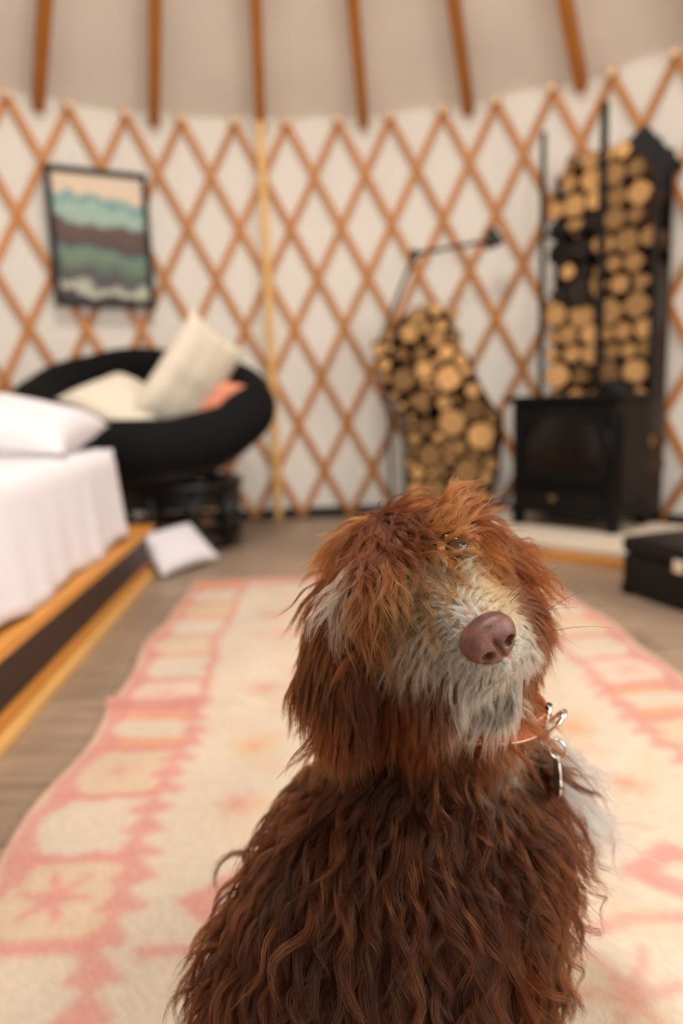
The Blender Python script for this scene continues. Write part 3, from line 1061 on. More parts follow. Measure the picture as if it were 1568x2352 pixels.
def arch_panel(name, w, h, rise, t, loc, mt, hole=None):
    """plate with an arched top, optionally with an arched opening"""
    def outline(w, h, rise, n=14):
        pts = [(-w / 2, 0), (w / 2, 0)]
        for i in range(n + 1):
            x = w / 2 - w * i / n
            pts.append((x, h - rise + rise * math.sqrt(max(0, 1 - (2 * x / w) ** 2)) ** 0.9))
        return pts
    o = outline(w, h, rise)
    n = len(o)
    vs, fs = [], []
    if hole:
        q = [(x, z + hole[3]) for x, z in outline(hole[0], hole[1], hole[2])]
        for y in (-t, 0):
            vs += [(x, y, z) for x, z in o] + [(x, y, z) for x, z in q]
        for i in range(n):
            j = (i + 1) % n
            fs += [(i, j, n + j, n + i), (2 * n + i, 3 * n + i, 3 * n + j, 2 * n + j), (i, 2 * n + i, 2 * n + j, j), (n + i, n + j, 3 * n + j, 3 * n + i)]
    else:
        for y in (-t, 0): vs += [(x, y, z) for x, z in o]
        fs = [tuple(range(n)), tuple(range(2 * n - 1, n - 1, -1))] + [(i, n + i, n + (i + 1) % n, (i + 1) % n) for i in range(n)]
    return link(name, mesh(name, vs, fs, mt), st, loc)


dr = arch_panel('door', 0.42, 0.30, 0.10, 0.022, (0, 0.015, 0.215), M['iron'], (0.34, 0.225, 0.085, 0.035))
g = arch_panel('door_glass', 0.35, 0.235, 0.09, 0.004, (0, 0.012, 0.245), M['glass_dark'])
ash = box('ash_door', (0.38, 0.02, 0.085), (0, 0.008, 0.135), M['iron'], st, bevel=0.006)
box('door_ledge', (0.44, 0.045, 0.014), (0, -0.004, 0.2), M['iron'], st, bevel=0.004)
box('side_panel', (0.012, D - 0.09, Hh - 0.20), (W / 2 - 0.010, D / 2, 0.30), M['iron'], st, bevel=0.005)
box('side_panel', (0.012, D - 0.09, Hh - 0.20), (-W / 2 + 0.010, D / 2, 0.30), M['iron'], st, bevel=0.005)
kn = link('knob', lathe_mesh('knob', [(0.0001, 0.03), (0.011, 0.029), (0.015, 0.02), (0.008, 0.008), (0.008, 0.0)], M['brass'], 14), st, (-0.02, -0.002, 0.135), (PI / 2, 0, 0))
hv, hf = tube_geo([(0.225, 0.0, 0.33), (0.225, -0.035, 0.33), (0.225, -0.04, 0.42)], 0.008, 8)
dh = link('door_handle', mesh('door_handle', hv, hf, M['blackmetal'], True), st)
link('flue_cap', lathe_mesh('flue_cap', [(0.075, 0.0), (0.075, 0.03), (0.066, 0.05), (0.03, 0.058), (0.0001, 0.06)], M['iron']), st, (0.125, D - 0.12, Hh + 0.002))



def nest(part, sub):
    sub.parent = part
    sub.matrix_parent_inverse = part.matrix_basis.inverted()


nest(dr, g)
nest(dr, dh)
nest(ash, kn)

# ---------------------------------------------------------------- black case beside the rug
cphi = math.atan2(-0.2, 0.07)
cd = V((0.33, -0.944, 0))
cn = V((0.944, 0.33, 0))
fl = V((0.868, 2.075, 0))
case = empty('black_case', fl + cd * 0.25 + cn * 0.17, (0, 0, math.atan2(cd.y, cd.x)))
tag(case, 'black hard case with metal latches on the floor beside the rug', 'case')
box('body', (0.50, 0.34, 0.125), (0, 0, 0.0675), M['blackmetal'], case, bevel=0.012)
lid = box('lid', (0.505, 0.345, 0.05), (0, 0, 0.157), M['blackmetal'], case, bevel=0.012)
for x in (-0.02, 0.16):
    lt = box('latch', (0.04, 0.012, 0.04), (x, -0.176, 0.133), M['chrome'], case, bevel=0.003)
    nest(lid, lt)
for x in (-0.23, 0.23):
    box('corner_guard', (0.035, 0.35, 0.03), (x, 0, 0.018), M['iron'], case, bevel=0.004)
hv, hf = tube_geo([(-0.06, 0, 0.18), (-0.055, 0, 0.20), (0.055, 0, 0.20), (0.06, 0, 0.18)], 0.009, 8)
nest(lid, link('handle', mesh('handle', hv, hf, M['iron'], True), case))

# ================================================================ the dog
# head frame: L = dog's left, Fw = toward the nose, Up = crown; the head is turned to the camera and tilted
SK = np.array([0.0614, 0.5487, 0.4573])
Fw = np.array([0.2206, -0.9754, 0.0050])
Up = np.array([-0.5355, -0.1168, 0.8364])
Lf = np.array([0.8153, 0.1872, 0.5480])
FACE = np.array([0.86, 0.51, 0.0])            # the way the body faces
GRAV = np.array([0, 0, -1.0])


def Hd(l, f, u):
    return SK + Lf * l + Fw * f + Up * u


def to_head(p):
    q = p - SK
    return q @ Lf, q @ Fw, q @ Up


def blob_mesh(caps, voxel, smooth, name):
    """tapered capsules fused into one continuous surface"""
    bm = bmesh.new()
    for p0, r0, p1, r1 in caps:
        p0, p1 = V(p0), V(p1)
        n = max(1, int((p1 - p0).length / (min(r0, r1) * 0.35)))
        for i in range(n + 1):
            t = i / n
            mtx = Matrix.Translation(p0.lerp(p1, t)) @ Matrix.Scale(r0 + (r1 - r0) * t, 4)
            bmesh.ops.create_icosphere(bm, subdivisions=2, radius=1.0, matrix=mtx)
    me = bpy.data.meshes.new(name)
    bm.to_mesh(me)
    bm.free()
    tmp = bpy.data.objects.new(name, me)
    COL.objects.link(tmp)
    md = tmp.modifiers.new('fuse', 'REMESH'); md.mode = 'VOXEL'; md.voxel_size = voxel
    md = tmp.modifiers.new('relax', 'SMOOTH'); md.factor = 0.6; md.iterations = smooth
    dg = bpy.context.evaluated_depsgraph_get()
    out = bpy.data.meshes.new_from_object(tmp.evaluated_get(dg))
    bpy.data.objects.remove(tmp)
    bpy.data.meshes.remove(me)
    out.name = name
    out.shade_smooth()
    return out


def sph(p, r): return (p, r, p, r)


body_caps = [
    ((0.135, 0.605, 0.235), 0.065, (0.150, 0.625, 0.20), 0.060),
    sph(Hd(0, 0, 0), 0.064), sph(Hd(0, -0.03, 0.012), 0.054),
    (Hd(0, 0.04, -0.012), 0.044, Hd(0, 0.108, -0.016), 0.027),
    (Hd(0, 0.03, -0.048), 0.034, Hd(0, 0.092, -0.050), 0.017),
]
for s in (-1, 1):
    body_caps += [sph(Hd(s * 0.028, 0.034, 0.026), 0.034), sph(Hd(s * 0.040, 0.008, -0.02), 0.042),
                  (Hd(s * 0.013, 0.100, -0.028), 0.020, Hd(s * 0.026, 0.05, -0.034), 0.030)]
body_caps += [
    (Hd(0, -0.03, -0.025), 0.055, (0.090, 0.578, 0.345), 0.060), ((0.090, 0.578, 0.345), 0.060, (0.080, 0.580, 0.270), 0.076),
    ((0.065, 0.585, 0.262), 0.074, (0.135, 0.600, 0.235), 0.070),
    ((0.060, 0.580, 0.255), 0.076, (0.036, 0.555, 0.200), 0.106), ((0.095, 0.560, 0.205), 0.092, (0.08, 0.54, 0.16), 0.095),
    ((0.036, 0.555, 0.200), 0.106, (-0.015, 0.520, 0.115), 0.115),
    # near foreleg and far foreleg
    ((0.105, 0.520, 0.185), 0.055, (0.118, 0.530, 0.09), 0.034), ((0.118, 0.530, 0.09), 0.034, (0.122, 0.532, 0.025), 0.026), ((0.122, 0.532, 0.024), 0.026, (0.150, 0.545, 0.022), 0.024),
    ((0.085, 0.61, 0.18), 0.05, (0.10, 0.62, 0.09), 0.034), ((0.10, 0.62, 0.09), 0.034, (0.105, 0.62, 0.025), 0.026), ((0.105, 0.62, 0.024), 0.026, (0.135, 0.635, 0.022), 0.024),
    # thighs and hind feet
    ((-0.01, 0.455, 0.10), 0.078, (0.065, 0.455, 0.10), 0.055), ((0.065, 0.455, 0.09), 0.045, (0.03, 0.44, 0.03), 0.028), ((0.03, 0.44, 0.026), 0.026, (0.10, 0.47, 0.022), 0.024),
    ((-0.03, 0.59, 0.10), 0.075, (0.03, 0.62, 0.09), 0.05), ((0.03, 0.62, 0.026), 0.026, (0.07, 0.65, 0.022), 0.024),
    ((-0.08, 0.50, 0.05), 0.03, (-0.16, 0.47, 0.035), 0.022), ((-0.16, 0.47, 0.035), 0.022, (-0.21, 0.49, 0.03), 0.014),
]
earR_pts = [Hd(-0.040, -0.004, 0.030), np.array([0.005, 0.534, 0.436]), np.array([-0.006, 0.526, 0.402]), np.array([-0.004, 0.522, 0.372])]
earL_pts = [Hd(0.040, -0.020, 0.018), np.array([0.108, 0.584, 0.478]), np.array([0.122, 0.592, 0.445]), np.array([0.122, 0.592, 0.415])]


def ear_caps(pts, rs, dirv):
    caps = []
    for i in range(3):
        for off in (-1, 0, 1):
            d = np.array(dirv) * 0.016 * off
            caps.append((pts[i] + d, rs[i], pts[i + 1] + d, rs[i + 1]))
    return caps


body_me = blob_mesh(body_caps, 0.006, 8, 'body')
earR_me = blob_mesh(ear_caps(earR_pts, (0.016, 0.02, 0.018, 0.012), (0.5, -0.8, 0)), 0.005, 4, 'ear')
earL_me = blob_mesh(ear_caps(earL_pts, (0.012, 0.016, 0.016, 0.012), (0.5, -0.8, 0)), 0.005, 4, 'ear')

dog = empty('dog', (0.02, 0.54, 0))
tag(dog, 'shaggy brown dog with a cream muzzle sitting on the rug and looking up', 'dog')
DP = np.array(dog.location)


def child(name, me, parent=None, world_coords=True):
    o = bpy.data.objects.new(name, me)
    COL.objects.link(o)
    o.parent = parent or dog
    if world_coords: o.matrix_parent_inverse = Matrix.Translation(-V(DP))
    return o


M['skin'] = mat('dark_brown_skin', srgb(58, 30, 14), 0.9, spec=0.1)
body_me.materials.clear(); body_me.materials.append(M['skin'])
for e in (earR_me, earL_me):
    e.materials.clear(); e.materials.append(M['skin'])
M['pale_skin'] = mat('pale_muzzle_skin', srgb(205, 165, 135), 0.9, spec=0.1)
body_me.materials.append(M['pale_skin'])
for q in body_me.polygons:
    a, b, c = to_head(np.array(q.center))
    if b > 0.06 and abs(a) < 0.032: q.material_index = 1
child('body', body_me)
ear_o = [child('ear', earR_me), child('ear', earL_me)]


# ---------------------------------------------------------------- fur
def hair_mat():
    mt = bpy.data.materials.new('dog_fur')
    mt.use_nodes = True
    N, L = mt.node_tree.nodes, mt.node_tree.links
    N.remove(N['Principled BSDF'])
    hb = N.new('ShaderNodeBsdfHairPrincipled')
    hb.model = 'CHIANG'
    hb.parametrization = 'COLOR'
    an = N.new('ShaderNodeAttribute'); an.attribute_name = 'tint'
    L.new(an.outputs['Color'], hb.inputs['Color'])
    hb.inputs['Roughness'].default_value = 0.38
    hb.inputs['Radial Roughness'].default_value = 0.55
    hb.inputs['Coat'].default_value = 0.0
    hb.inputs['IOR'].default_value = 1.32
    hb.inputs['Random Roughness'].default_value = 0.2
    L.new(hb.outputs[0], N['Material Output'].inputs['Surface'])
    return mt


M['fur'] = hair_mat()
RS = np.random.RandomState(11)


def sstep(x, a, b):
    t = np.clip((x - a) / (b - a), 0, 1)
    return t * t * (3 - 2 * t)


def nrm(v):
    return v / np.maximum(np.linalg.norm(v, axis=-1, keepdims=True), 1e-9)


def lin(*c):
    return np.array(srgb(*c)[:3])


C_BODY, C_BODY2 = lin(24, 8, 2), lin(94, 44, 15)
C_HEAD, C_HEAD2 = lin(60, 24, 6), lin(164, 80, 26)
C_CREAM, C_TAN, C_WHITE = lin(255, 219, 183), lin(206, 130, 76), lin(252, 234, 216)
EYES = [Hd(0.031, 0.0605, 0.030), Hd(-0.031, 0.056, 0.026)]
NOSE = Hd(0, 0.129, -0.004)
COLLAR_C = np.array([0.098, 0.572, 0.346]); COLLAR_N = nrm(np.array([0.16, 0.06, 1.0]))


def vnoise(p, s, seed):
    """cheap smooth vector noise"""
    r = np.random.RandomState(seed)
    out = np.zeros(len(p))
    for i in range(5):
        k = nrm(r.randn(3)) * s * (0.7 + 0.5 * i)
        out += np.sin(p @ k + r.rand() * 6.28) / (1 + 0.4 * i)
    return out / 2.6


def field(p, n, region):
    """comb direction, length, lift, droop, wave size and colour of the coat at surface points"""
    N_ = len(p)
    l, f, u = to_head(p)
    sl = np.tanh(l / 0.010)
    g = np.tile(GRAV, (N_, 1))
    hx = lambda a, b, c: a[:, None] * Lf + b[:, None] * Fw + c[:, None] * Up
    one = np.ones(N_)
    r1, r2 = RS.rand(N_), RS.rand(N_)
    if region == 'body':
        out = p - np.array([0.05, 0.55, 0.2]); out[:, 2] = 0; out = nrm(out)
        d = g * 1.0 + out * 0.22 - FACE * 0.10
        d += 0.30 * np.stack([vnoise(p, 28, 1), vnoise(p, 28, 2), 0.4 * vnoise(p, 28, 3)], -1)
        ln = 0.062 + 0.028 * r1 + 0.008 * vnoise(p, 20, 4)
        lift = 0.18 + 0.13 * vnoise(p, 24, 5)
        wild = (RS.rand(N_) < 0.05) * sstep(p[:, 2], 0.10, 0.16)
        lift = lift + 0.30 * wild
        droop = 0.5 * one + 0.5 * wild
        wave = 0.0058 * one + 0.006 * wild
        c = C_BODY + (C_BODY2 - C_BODY) * (r2 ** 2.2 * 0.85)[:, None]
        # white chest
        ch = sstep(p[:, 0] * 0.86 + (p[:, 1] - 0.55) * 0.35 + 0.05 * (0.27 - p[:, 2]), 0.158, 0.180) * sstep(p[:, 2], 0.12, 0.16) * (p[:, 2] < 0.345)
        c = c + (C_WHITE - c) * ch[:, None]
        d += ch[:, None] * (FACE * 0.9 + np.array([0.5, -0.2, 0.45]))
        lift = lift + 0.1 * ch
        ln = ln * (1 + 0.35 * ch)
        # neck under and around the collar lies short and close
        col = np.exp(-(((p - COLLAR_C) @ COLLAR_N) / 0.022) ** 2)
        front = sstep((p - COLLAR_C) @ nrm(np.array([0.95, -0.3, 0])), 0.012, 0.045)
        ln = ln * (1 - 0.80 * col * front)
        throat = front * sstep(p[:, 2], 0.27, 0.30)
        ln = ln * (1 - 0.45 * throat)
        c = c + (lin(205, 180, 150) - c) * (0.75 * throat * (1 - ch) * sstep(p[:, 2], 0.31, 0.33))[:, None]
        pale = front * sstep(p[:, 0], 0.125, 0.145) * sstep(p[:, 2], 0.295, 0.31) * (1 - sstep(p[:, 2], 0.335, 0.345))
        ln = ln * (1 - 0.6 * pale)
        c = c + (lin(225, 208, 184) - c) * (0.9 * pale)[:, None]
        legs = sstep(0.11 - p[:, 2], 0, 0.05)
        ln = ln * (1 - 0.4 * legs)
    elif region == 'head':
        # top and sides of the head
        sl = np.tanh(l / 0.028)
        top = sstep(u, 0.0, 0.05)
        d = hx(sl * 0.45, 0.05 - 0.20 * (1 - top), -0.15 - 0.25 * (1 - top)) + g * (0.65 + 0.45 * (1 - top))[:, None]
        fore = sstep(f, 0.0, 0.045) * sstep(u, 0.0, 0.03) * np.exp(-(l / 0.02) ** 2)
        d += hx(0 * l, 0.7 * fore + 0.25 * top, 0 * l)
        d += 0.38 * np.stack([vnoise(p, 45, 21), vnoise(p, 45, 22), 0.5 * vnoise(p, 45, 23)], -1)
        ln = 0.044 + 0.020 * r1 + 0.006 * vnoise(p, 40, 24) + 0.012 * (1 - top)
        sd = sstep(np.abs(l), 0.028, 0.058)
        d = d - hx(sl * 0.45 * sd, 0 * l, 0 * l) + g * (0.5 * sd)[:, None]
        lift = (0.20 + 0.10 * vnoise(p, 40, 25)) * (1 - 0.55 * sd)
        droop = 0.45 * one
        wave = 0.0042 * one
        hl = sstep(vnoise(p, 60, 26) + 0.6 * (r2 - 0.5), 0.1, 0.8)
        c = C_HEAD + (C_HEAD2 - C_HEAD) * (0.22 * r2 + 0.40 * hl)[:, None]
        low = sstep(-u, 0.0, 0.05) * sstep(-f, -0.05, 0.0)
        c = c + (C_BODY - c) * (0.75 * low)[:, None]
        st = np.exp(-(((l + 0.040) / 0.009) ** 2 + ((f - 0.018) / 0.014) ** 2 + ((u - 0.045) / 0.02) ** 2))   # pale lock above the ear
        c = c + (C_CREAM - c) * np.clip(1.1 * st, 0, 1)[:, None]
        # eyes stay open
        for e in EYES[:1]:
            de = np.linalg.norm(p - e, axis=1)
            nearw = np.exp(-(de / 0.019) ** 2)
            ln = ln * (1 - 0.85 * nearw)
            lift = lift * (1 - 0.6 * nearw)
            droop = droop * (1 - 0.8 * nearw)
        clr = np.exp(-(np.linalg.norm(p - (EYES[0] + Up * 0.020 - Fw * 0.010), axis=1) / 0.023) ** 2)
        d = d * (1 - clr)[:, None] + clr[:, None] * (Lf * 1.0 - Fw * 0.35 + Up * 0.15)
        droop = droop * (1 - 0.8 * clr)
        lift = lift * (1 - 0.5 * clr)
        # around the eyes and along the stop the hair turns pale
        mz = np.exp(-((f - 0.062) / 0.02) ** 2) * np.exp(-(l / 0.030) ** 2) * sstep(u, -0.01, 0.015)
        c = c + (C_TAN - c) * (0.45 * mz)[:, None]
    elif region == 'muzzle':
        topm = sstep(u, -0.035, -0.002)
        away = nrm(p - NOSE)
        d = hx(sl * 1.0, -0.42 * topm, -0.05 - 0.75 * (1 - topm)) + away * 0.30 + g * (0.10 + 0.45 * (1 - topm))[:, None]
        d += hx(0 * l, -0.9 * np.exp(-(l / 0.007) ** 2) * topm, 0 * l)
        chin = sstep(-u, 0.034, 0.048)
        d = d * (1 - chin)[:, None] + chin[:, None] * (hx(sl * 0.25, 0.30 * one, -0.8 * one) + g * 0.5)
        d += 0.16 * np.stack([vnoise(p, 70, 31), vnoise(p, 70, 32), vnoise(p, 70, 33)], -1)
        back = sstep(0.118 - f, 0.0, 0.06)
        ln = (0.022 + 0.040 * back + 0.008 * sstep(np.abs(l), 0.008, 0.03)) * (0.8 + 0.4 * r1) + 0.009 * chin + 0.038 * sstep(-u, 0.012, 0.035) * sstep(np.abs(l), 0.010, 0.024) * (1 - 0.6 * (l > 0))
        dn = np.linalg.norm(p - NOSE, axis=1)
        rgt = sstep(-l, 0.004, 0.02) * topm
        ln = ln * (1 + 0.35 * rgt)
        ln = ln * (0.30 + 0.70 * sstep(dn, 0.020, 0.033)) * (1 - 0.25 * sstep(l, 0.01, 0.03))
        lift = 0.15 + 0.03 * rgt + 0.05 * vnoise(p, 60, 34) - 0.10 * sstep(0.034 - dn, 0, 0.012)
        droop = 1.15 + 0.2 * (1 - topm)
        wave = 0.0024 * one
        # cream blaze and chin, tan sides, brown beard corners
        side = sstep(np.abs(l), 0.018, 0.040) * sstep(0.100 - f, 0.0, 0.035)
        c = C_CREAM + (C_TAN - C_CREAM) * (0.85 * side + 0.15 * r2)[:, None]
        left = sstep(l, -0.002, 0.018)
        c = c + (C_TAN * 1.0 - c) * (0.85 * left * sstep(u, -0.03, 0.0))[:, None]
        brow = sstep(-u, -0.002, 0.018) * sstep(np.abs(l) + 0.4 * (0.095 - f), 0.012, 0.026)
        brow = sstep(brow + 0.55 * (r2 - 0.5), 0.25, 0.65)
        c = c + (lin(74, 31, 9) - c) * (0.95 * brow)[:, None]
        bk = sstep(0.086 - f - 0.4 * np.maximum(0, u), -0.008, 0.014) * sstep(np.abs(l) - 0.006, 0, 0.016) * (1 - 0.5 * left)
        bk = sstep(bk + 0.55 * (r1 - 0.5), 0.25, 0.65)
        c = c + (lin(84, 37, 11) - c) * bk[:, None]
    else:                                   # ears
        ext = np.array([-0.35, -0.15, 0]) if region == 'ear_right' else np.array([0.35, 0.0, 0])
        d = g + ext * 0.25 + 0.22 * np.stack([vnoise(p, 40, 41), vnoise(p, 40, 42), 0.3 * vnoise(p, 40, 43)], -1)
        ln = 0.055 + 0.020 * r1
        lift = (0.24 + 0.12 * vnoise(p, 40, 44)) * (1 - 0.7 * sstep(p[:, 2], 0.40, 0.45))
        droop = 1.0 * one
        wave = 0.0022 * one
        if region == 'ear_left': ln = ln * 0.8
        c = lin(30, 11, 3) + (C_HEAD2 - lin(30, 11, 3)) * (0.30 * r2 ** 1.5)[:, None]
        w = sstep(p[:, 2], 0.43, 0.46)
        c = c + (C_HEAD - c) * (0.5 * w)[:, None]
    t = d - n * np.sum(d * n, 1)[:, None]
    return nrm(t), np.maximum(ln, 0.003), np.clip(lift, 0.08, 0.7), droop, wave, np.clip(c, 0, 1)


def tri_data(me):
    me.calc_loop_triangles()
    co = np.empty(len(me.vertices) * 3); me.vertices.foreach_get('co', co); co = co.reshape(-1, 3)
    tr = np.empty(len(me.loop_triangles) * 3, dtype=np.int32); me.loop_triangles.foreach_get('vertices', tr); tr = tr.reshape(-1, 3)
    vn = np.empty(len(me.vertices) * 3); me.vertices.foreach_get('normal', vn); vn = vn.reshape(-1, 3)
    return co, tr, vn


def sample(td, n, weight):
    co, tr, vn = td
    a, b, c = co[tr[:, 0]], co[tr[:, 1]], co[tr[:, 2]]
    area = np.linalg.norm(np.cross(b - a, c - a), axis=1) * weight((a + b + c) / 3)
    cs = np.cumsum(area); 
    k = np.searchsorted(cs, RS.rand(n) * cs[-1])
    r1, r2 = np.sqrt(RS.rand(n)), RS.rand(n)
    w = np.stack([1 - r1, r1 * (1 - r2), r1 * r2], -1)
    p = (w[:, :1] * a[k] + w[:, 1:2] * b[k] + w[:, 2:] * c[k])
    nn = nrm(w[:, :1] * vn[tr[k, 0]] + w[:, 1:2] * vn[tr[k, 1]] + w[:, 2:] * vn[tr[k, 2]])
    return p, nn


BVHS = [BVHTree.FromPolygons([tuple(v.co) for v in me.vertices], [tuple(q.vertices) for q in me.polygons]) for me in (body_me,)]


def grow(name, td, region, n_guides, n_hairs, weight, parent, K=9, rad=0.00017, clump=0.75, frizz=0.0012, label=None, cexp=0.75):
    from mathutils.kdtree import KDTree
    gp, gn = sample(td, n_guides, weight)
    d, ln, lift, droop, wave, col = field(gp, gn, region)
    path = np.zeros((n_guides, K, 3)); path[:, 0] = gp
    cur = nrm(d * (1 - lift)[:, None] + gn * lift[:, None])
    for k in range(1, K):
        cur = nrm(cur + GRAV * (droop / K * (0.5 + k / K))[:, None] + d * 0.05)
        path[:, k] = path[:, k - 1] + cur * (ln / (K - 1))[:, None]
    # wavy locks
    ax1 = nrm(np.cross(cur, gn) + 1e-4); ax2 = nrm(np.cross(cur, ax1))
    ph = RS.rand(n_guides) * 6.28; fq = (ln / 0.050) * 6.28 * (0.7 + 0.6 * RS.rand(n_guides))
    am = wave * (0.4 + 1.2 * RS.rand(n_guides))
    for k in range(1, K):
        t = k / (K - 1)
        path[:, k] += ax1 * (am * min(1, t * 1.6) * np.sin(ph + fq * t))[:, None] + ax2 * (am * 0.7 * min(1, t * 1.6) * np.cos(ph + fq * t))[:, None]
    # keep the locks outside the skin
    for i in range(n_guides):
        for k in range(1, K):
            q = V(path[i, k])
            loc, nr, _, dist = BVHS[0].find_nearest(q, 0.03)
            if loc is not None:
                s = (q - loc).dot(nr)
                if s < 0.003 * min(1, k / 3):
                    path[i, k] = np.array(loc + nr * (0.003 * min(1, k / 3) + 0.0005))
    kd = KDTree(n_guides)
    for i in range(n_guides): kd.insert(gp[i], i)
    kd.balance()
    hp, hn = sample(td, n_hairs, weight)
    near = np.array([kd.find(hp[i])[1] for i in range(n_hairs)])
    off = hp - gp[near]
    t = np.linspace(0, 1, K)[None, :, None]
    cl = (clump * (0.6 + 0.5 * RS.rand(n_hairs)))[:, None, None]
    fac = 1 - np.clip(cl, 0, 0.97) * (t ** cexp)
    pos = path[near] + off[:, None, :] * fac
    pos += (RS.randn(n_hairs, 1, 3) * 0.6 + np.cumsum(RS.randn(n_hairs, K, 3), 1) * 0.25) * frizz * t
    # a few flyaways, and uneven ends
    cut = 0.70 + 0.36 * RS.rand(n_hairs)
    root = pos[:, :1]
    tt = np.linspace(0, 1, K)[None, :] * cut[:, None] * (K - 1)
    i0 = np.clip(tt.astype(int), 0, K - 2); w = (tt - i0)[..., None]
    rows_ = np.arange(n_hairs)[:, None]
    pos = pos[rows_, i0] * (1 - w) + pos[rows_, i0 + 1] * w
    hc = 0.72 * col[near] + 0.28 * field(hp, hn, region)[5]
    hc = hc * (0.82 + 0.36 * RS.rand(n_hairs))[:, None]
    cv = bpy.data.hair_curves.new(name)
    cv.add_curves([K] * n_hairs)
    cv.attributes['position'].data.foreach_set('vector', pos.astype(np.float32).ravel())
    ra = cv.attributes.get('radius') or cv.attributes.new('radius', 'FLOAT', 'POINT')
    prof = rad * (1 - 0.75 * np.linspace(0, 1, K) ** 1.8)
    ra.data.foreach_set('value', np.tile(prof, n_hairs).astype(np.float32))
    ta = cv.attributes.new('tint', 'FLOAT_COLOR', 'CURVE')
    cc = np.ones((n_hairs, 4)); cc[:, :3] = np.clip(hc, 0, 1)
    ta.data.foreach_set('color', cc.astype(np.float32).ravel())
    cv.materials.append(M['fur'])
    o = child(name, cv, parent, parent is None)
    if label: o['label'] = label
    o['kind'] = 'stuff'
    return o


td = tri_data(body_me)


def w_head(c):
    l, f, u = to_head(c)
    return ((np.linalg.norm(c - SK, axis=1) < 0.082) | (u > -0.015) & (np.linalg.norm(c - SK, axis=1) < 0.11) | (f > -0.03) & (np.linalg.norm(c - SK, axis=1) < 0.12)) & ~w_muz(c)


def w_muz(c):
    l, f, u = to_head(c)
    return (f > 0.052 + 0.85 * np.maximum(0, u + 0.004)) & (np.linalg.norm(c - SK, axis=1) < 0.16)


def dens_body(c):
    near_ = 1.0 - 0.65 * sstep(c[:, 1], 0.56, 0.64) * (c[:, 0] < 0.12)
    return (~(w_head(c) | w_muz(c))) * near_


grow('body_coat', td, 'body', 3600, 78000, dens_body, None, K=10, rad=0.00020, clump=0.78)
grow('head_fur', td, 'head', 2600, 38000, lambda c: w_head(c) * 1.0, None, K=10, rad=0.00016, clump=0.70, label='chestnut hair of the head')
grow('muzzle_fur', td, 'muzzle', 1900, 44000, lambda c: w_muz(c) * 1.0, None, K=10, rad=0.00014, clump=0.62, frizz=0.0010, cexp=1.0, label='cream hair of the muzzle')
grow('ear_fur', tri_data(earR_me), 'ear_right', 1000, 17000, lambda c: np.ones(len(c)), ear_o[0], K=10, rad=0.00018)
grow('ear_fur', tri_data(earL_me), 'ear_left', 600, 8000, lambda c: np.ones(len(c)), ear_o[1], K=9, rad=0.00018)


# ---------------------------------------------------------------- nose, eyes
def head_mtx(p):
    mt = Matrix.Identity(4)
    for i in range(3):
        mt[i][0], mt[i][1], mt[i][2], mt[i][3] = -Lf[i], Fw[i], Up[i], p[i]
    return mt        # local x = dog's right, y = forward, z = up


def nose_mesh():
    nu_, nv_ = 72, 48
    vs, fs, dk = [], [], []
    for i in range(nu_):
        w = 2 * PI * i / nu_
        for j in range(nv_):
            a = PI * j / (nv_ - 1)
            x, y, z = math.sin(a) * math.cos(w), math.cos(a), math.sin(a) * math.sin(w)
            # rounded-triangle pad: wide above, narrow below, flat nose top
            wd = 0.0192 * (1 + 0.12 * z) * (1 - 0.18 * max(0, -z) ** 1.5)
            X, Z = x * wd, z * (0.0150 if z > 0 else 0.0172)
            Y = 0.0125 * (abs(y) ** 0.75) * (1 if y > 0 else -1)
            if y > 0:
                Y += 0.0035 * max(0, z)                       # upper lip of the pad leans forward
                # wings
                for s in (-1, 1):
                    Y += 0.0026 * math.exp(-(((X - s * 0.0115) / 0.006) ** 2 + ((Z + 0.002) / 0.008) ** 2))
                # groove in the middle
                Y -= 0.0034 * math.exp(-(X / 0.0017) ** 2) * (1 if Z < 0.001 else math.exp(-((Z - 0.001) / 0.004) ** 2))
                pit = 0
                for s in (-1, 1):
                    dx, dz = X - s * 0.0088, Z + 0.0042
                    ex = dx * 0.92 + dz * 0.40 * s; ez = dz * 0.92 - dx * 0.40 * s
                    pit = max(pit, math.exp(-((ex / 0.0038) ** 2 + (ez / 0.0030) ** 2) ** 1.6))
                    # slit running outward
                    sx, sz = X - s * 0.0130, Z + 0.0078
                    pit = max(pit, 0.55 * math.exp(-((sx / 0.0035) ** 2 + ((sz + 0.2 * s * sx) / 0.0012) ** 2)))
                Y -= 0.0085 * pit
            vs.append((X, Y, Z)); 
    for i in range(nu_):
        for j in range(nv_ - 1):
            a_, b_ = i * nv_ + j, ((i + 1) % nu_) * nv_ + j
            fs.append((a_, a_ + 1, b_ + 1, b_))
    return vs, fs


mt, nt, bs = new_mat('liver_nose')
N, L = nt.nodes, nt.links
vo = N.new('ShaderNodeTexVoronoi'); vo.inputs['Scale'].default_value = 1100
tc = N.new('ShaderNodeTexCoord'); L.new(tc.outputs['Object'], vo.inputs['Vector'])
bp = N.new('ShaderNodeBump'); bp.inputs['Strength'].default_value = 0.35; bp.inputs['Distance'].default_value = 0.0006
L.new(vo.outputs['Distance'], bp.inputs['Height']); L.new(bp.outputs[0], bs.inputs['Normal'])
nz = N.new('ShaderNodeTexNoise'); nz.inputs['Scale'].default_value = 120; L.new(tc.outputs['Object'], nz.inputs['Vector'])
cr = N.new('ShaderNodeValToRGB'); cr.color_ramp.elements[0].color = srgb(74, 44, 36); cr.color_ramp.elements[1].color = srgb(116, 74, 62)
cr.color_ramp.elements[0].position = 0.3; cr.color_ramp.elements[1].position = 0.7
L.new(nz.outputs['Fac'], cr.inputs[0]); L.new(cr.outputs[0], bs.inputs['Base Color'])
bs.inputs['Roughness'].default_value = 0.42
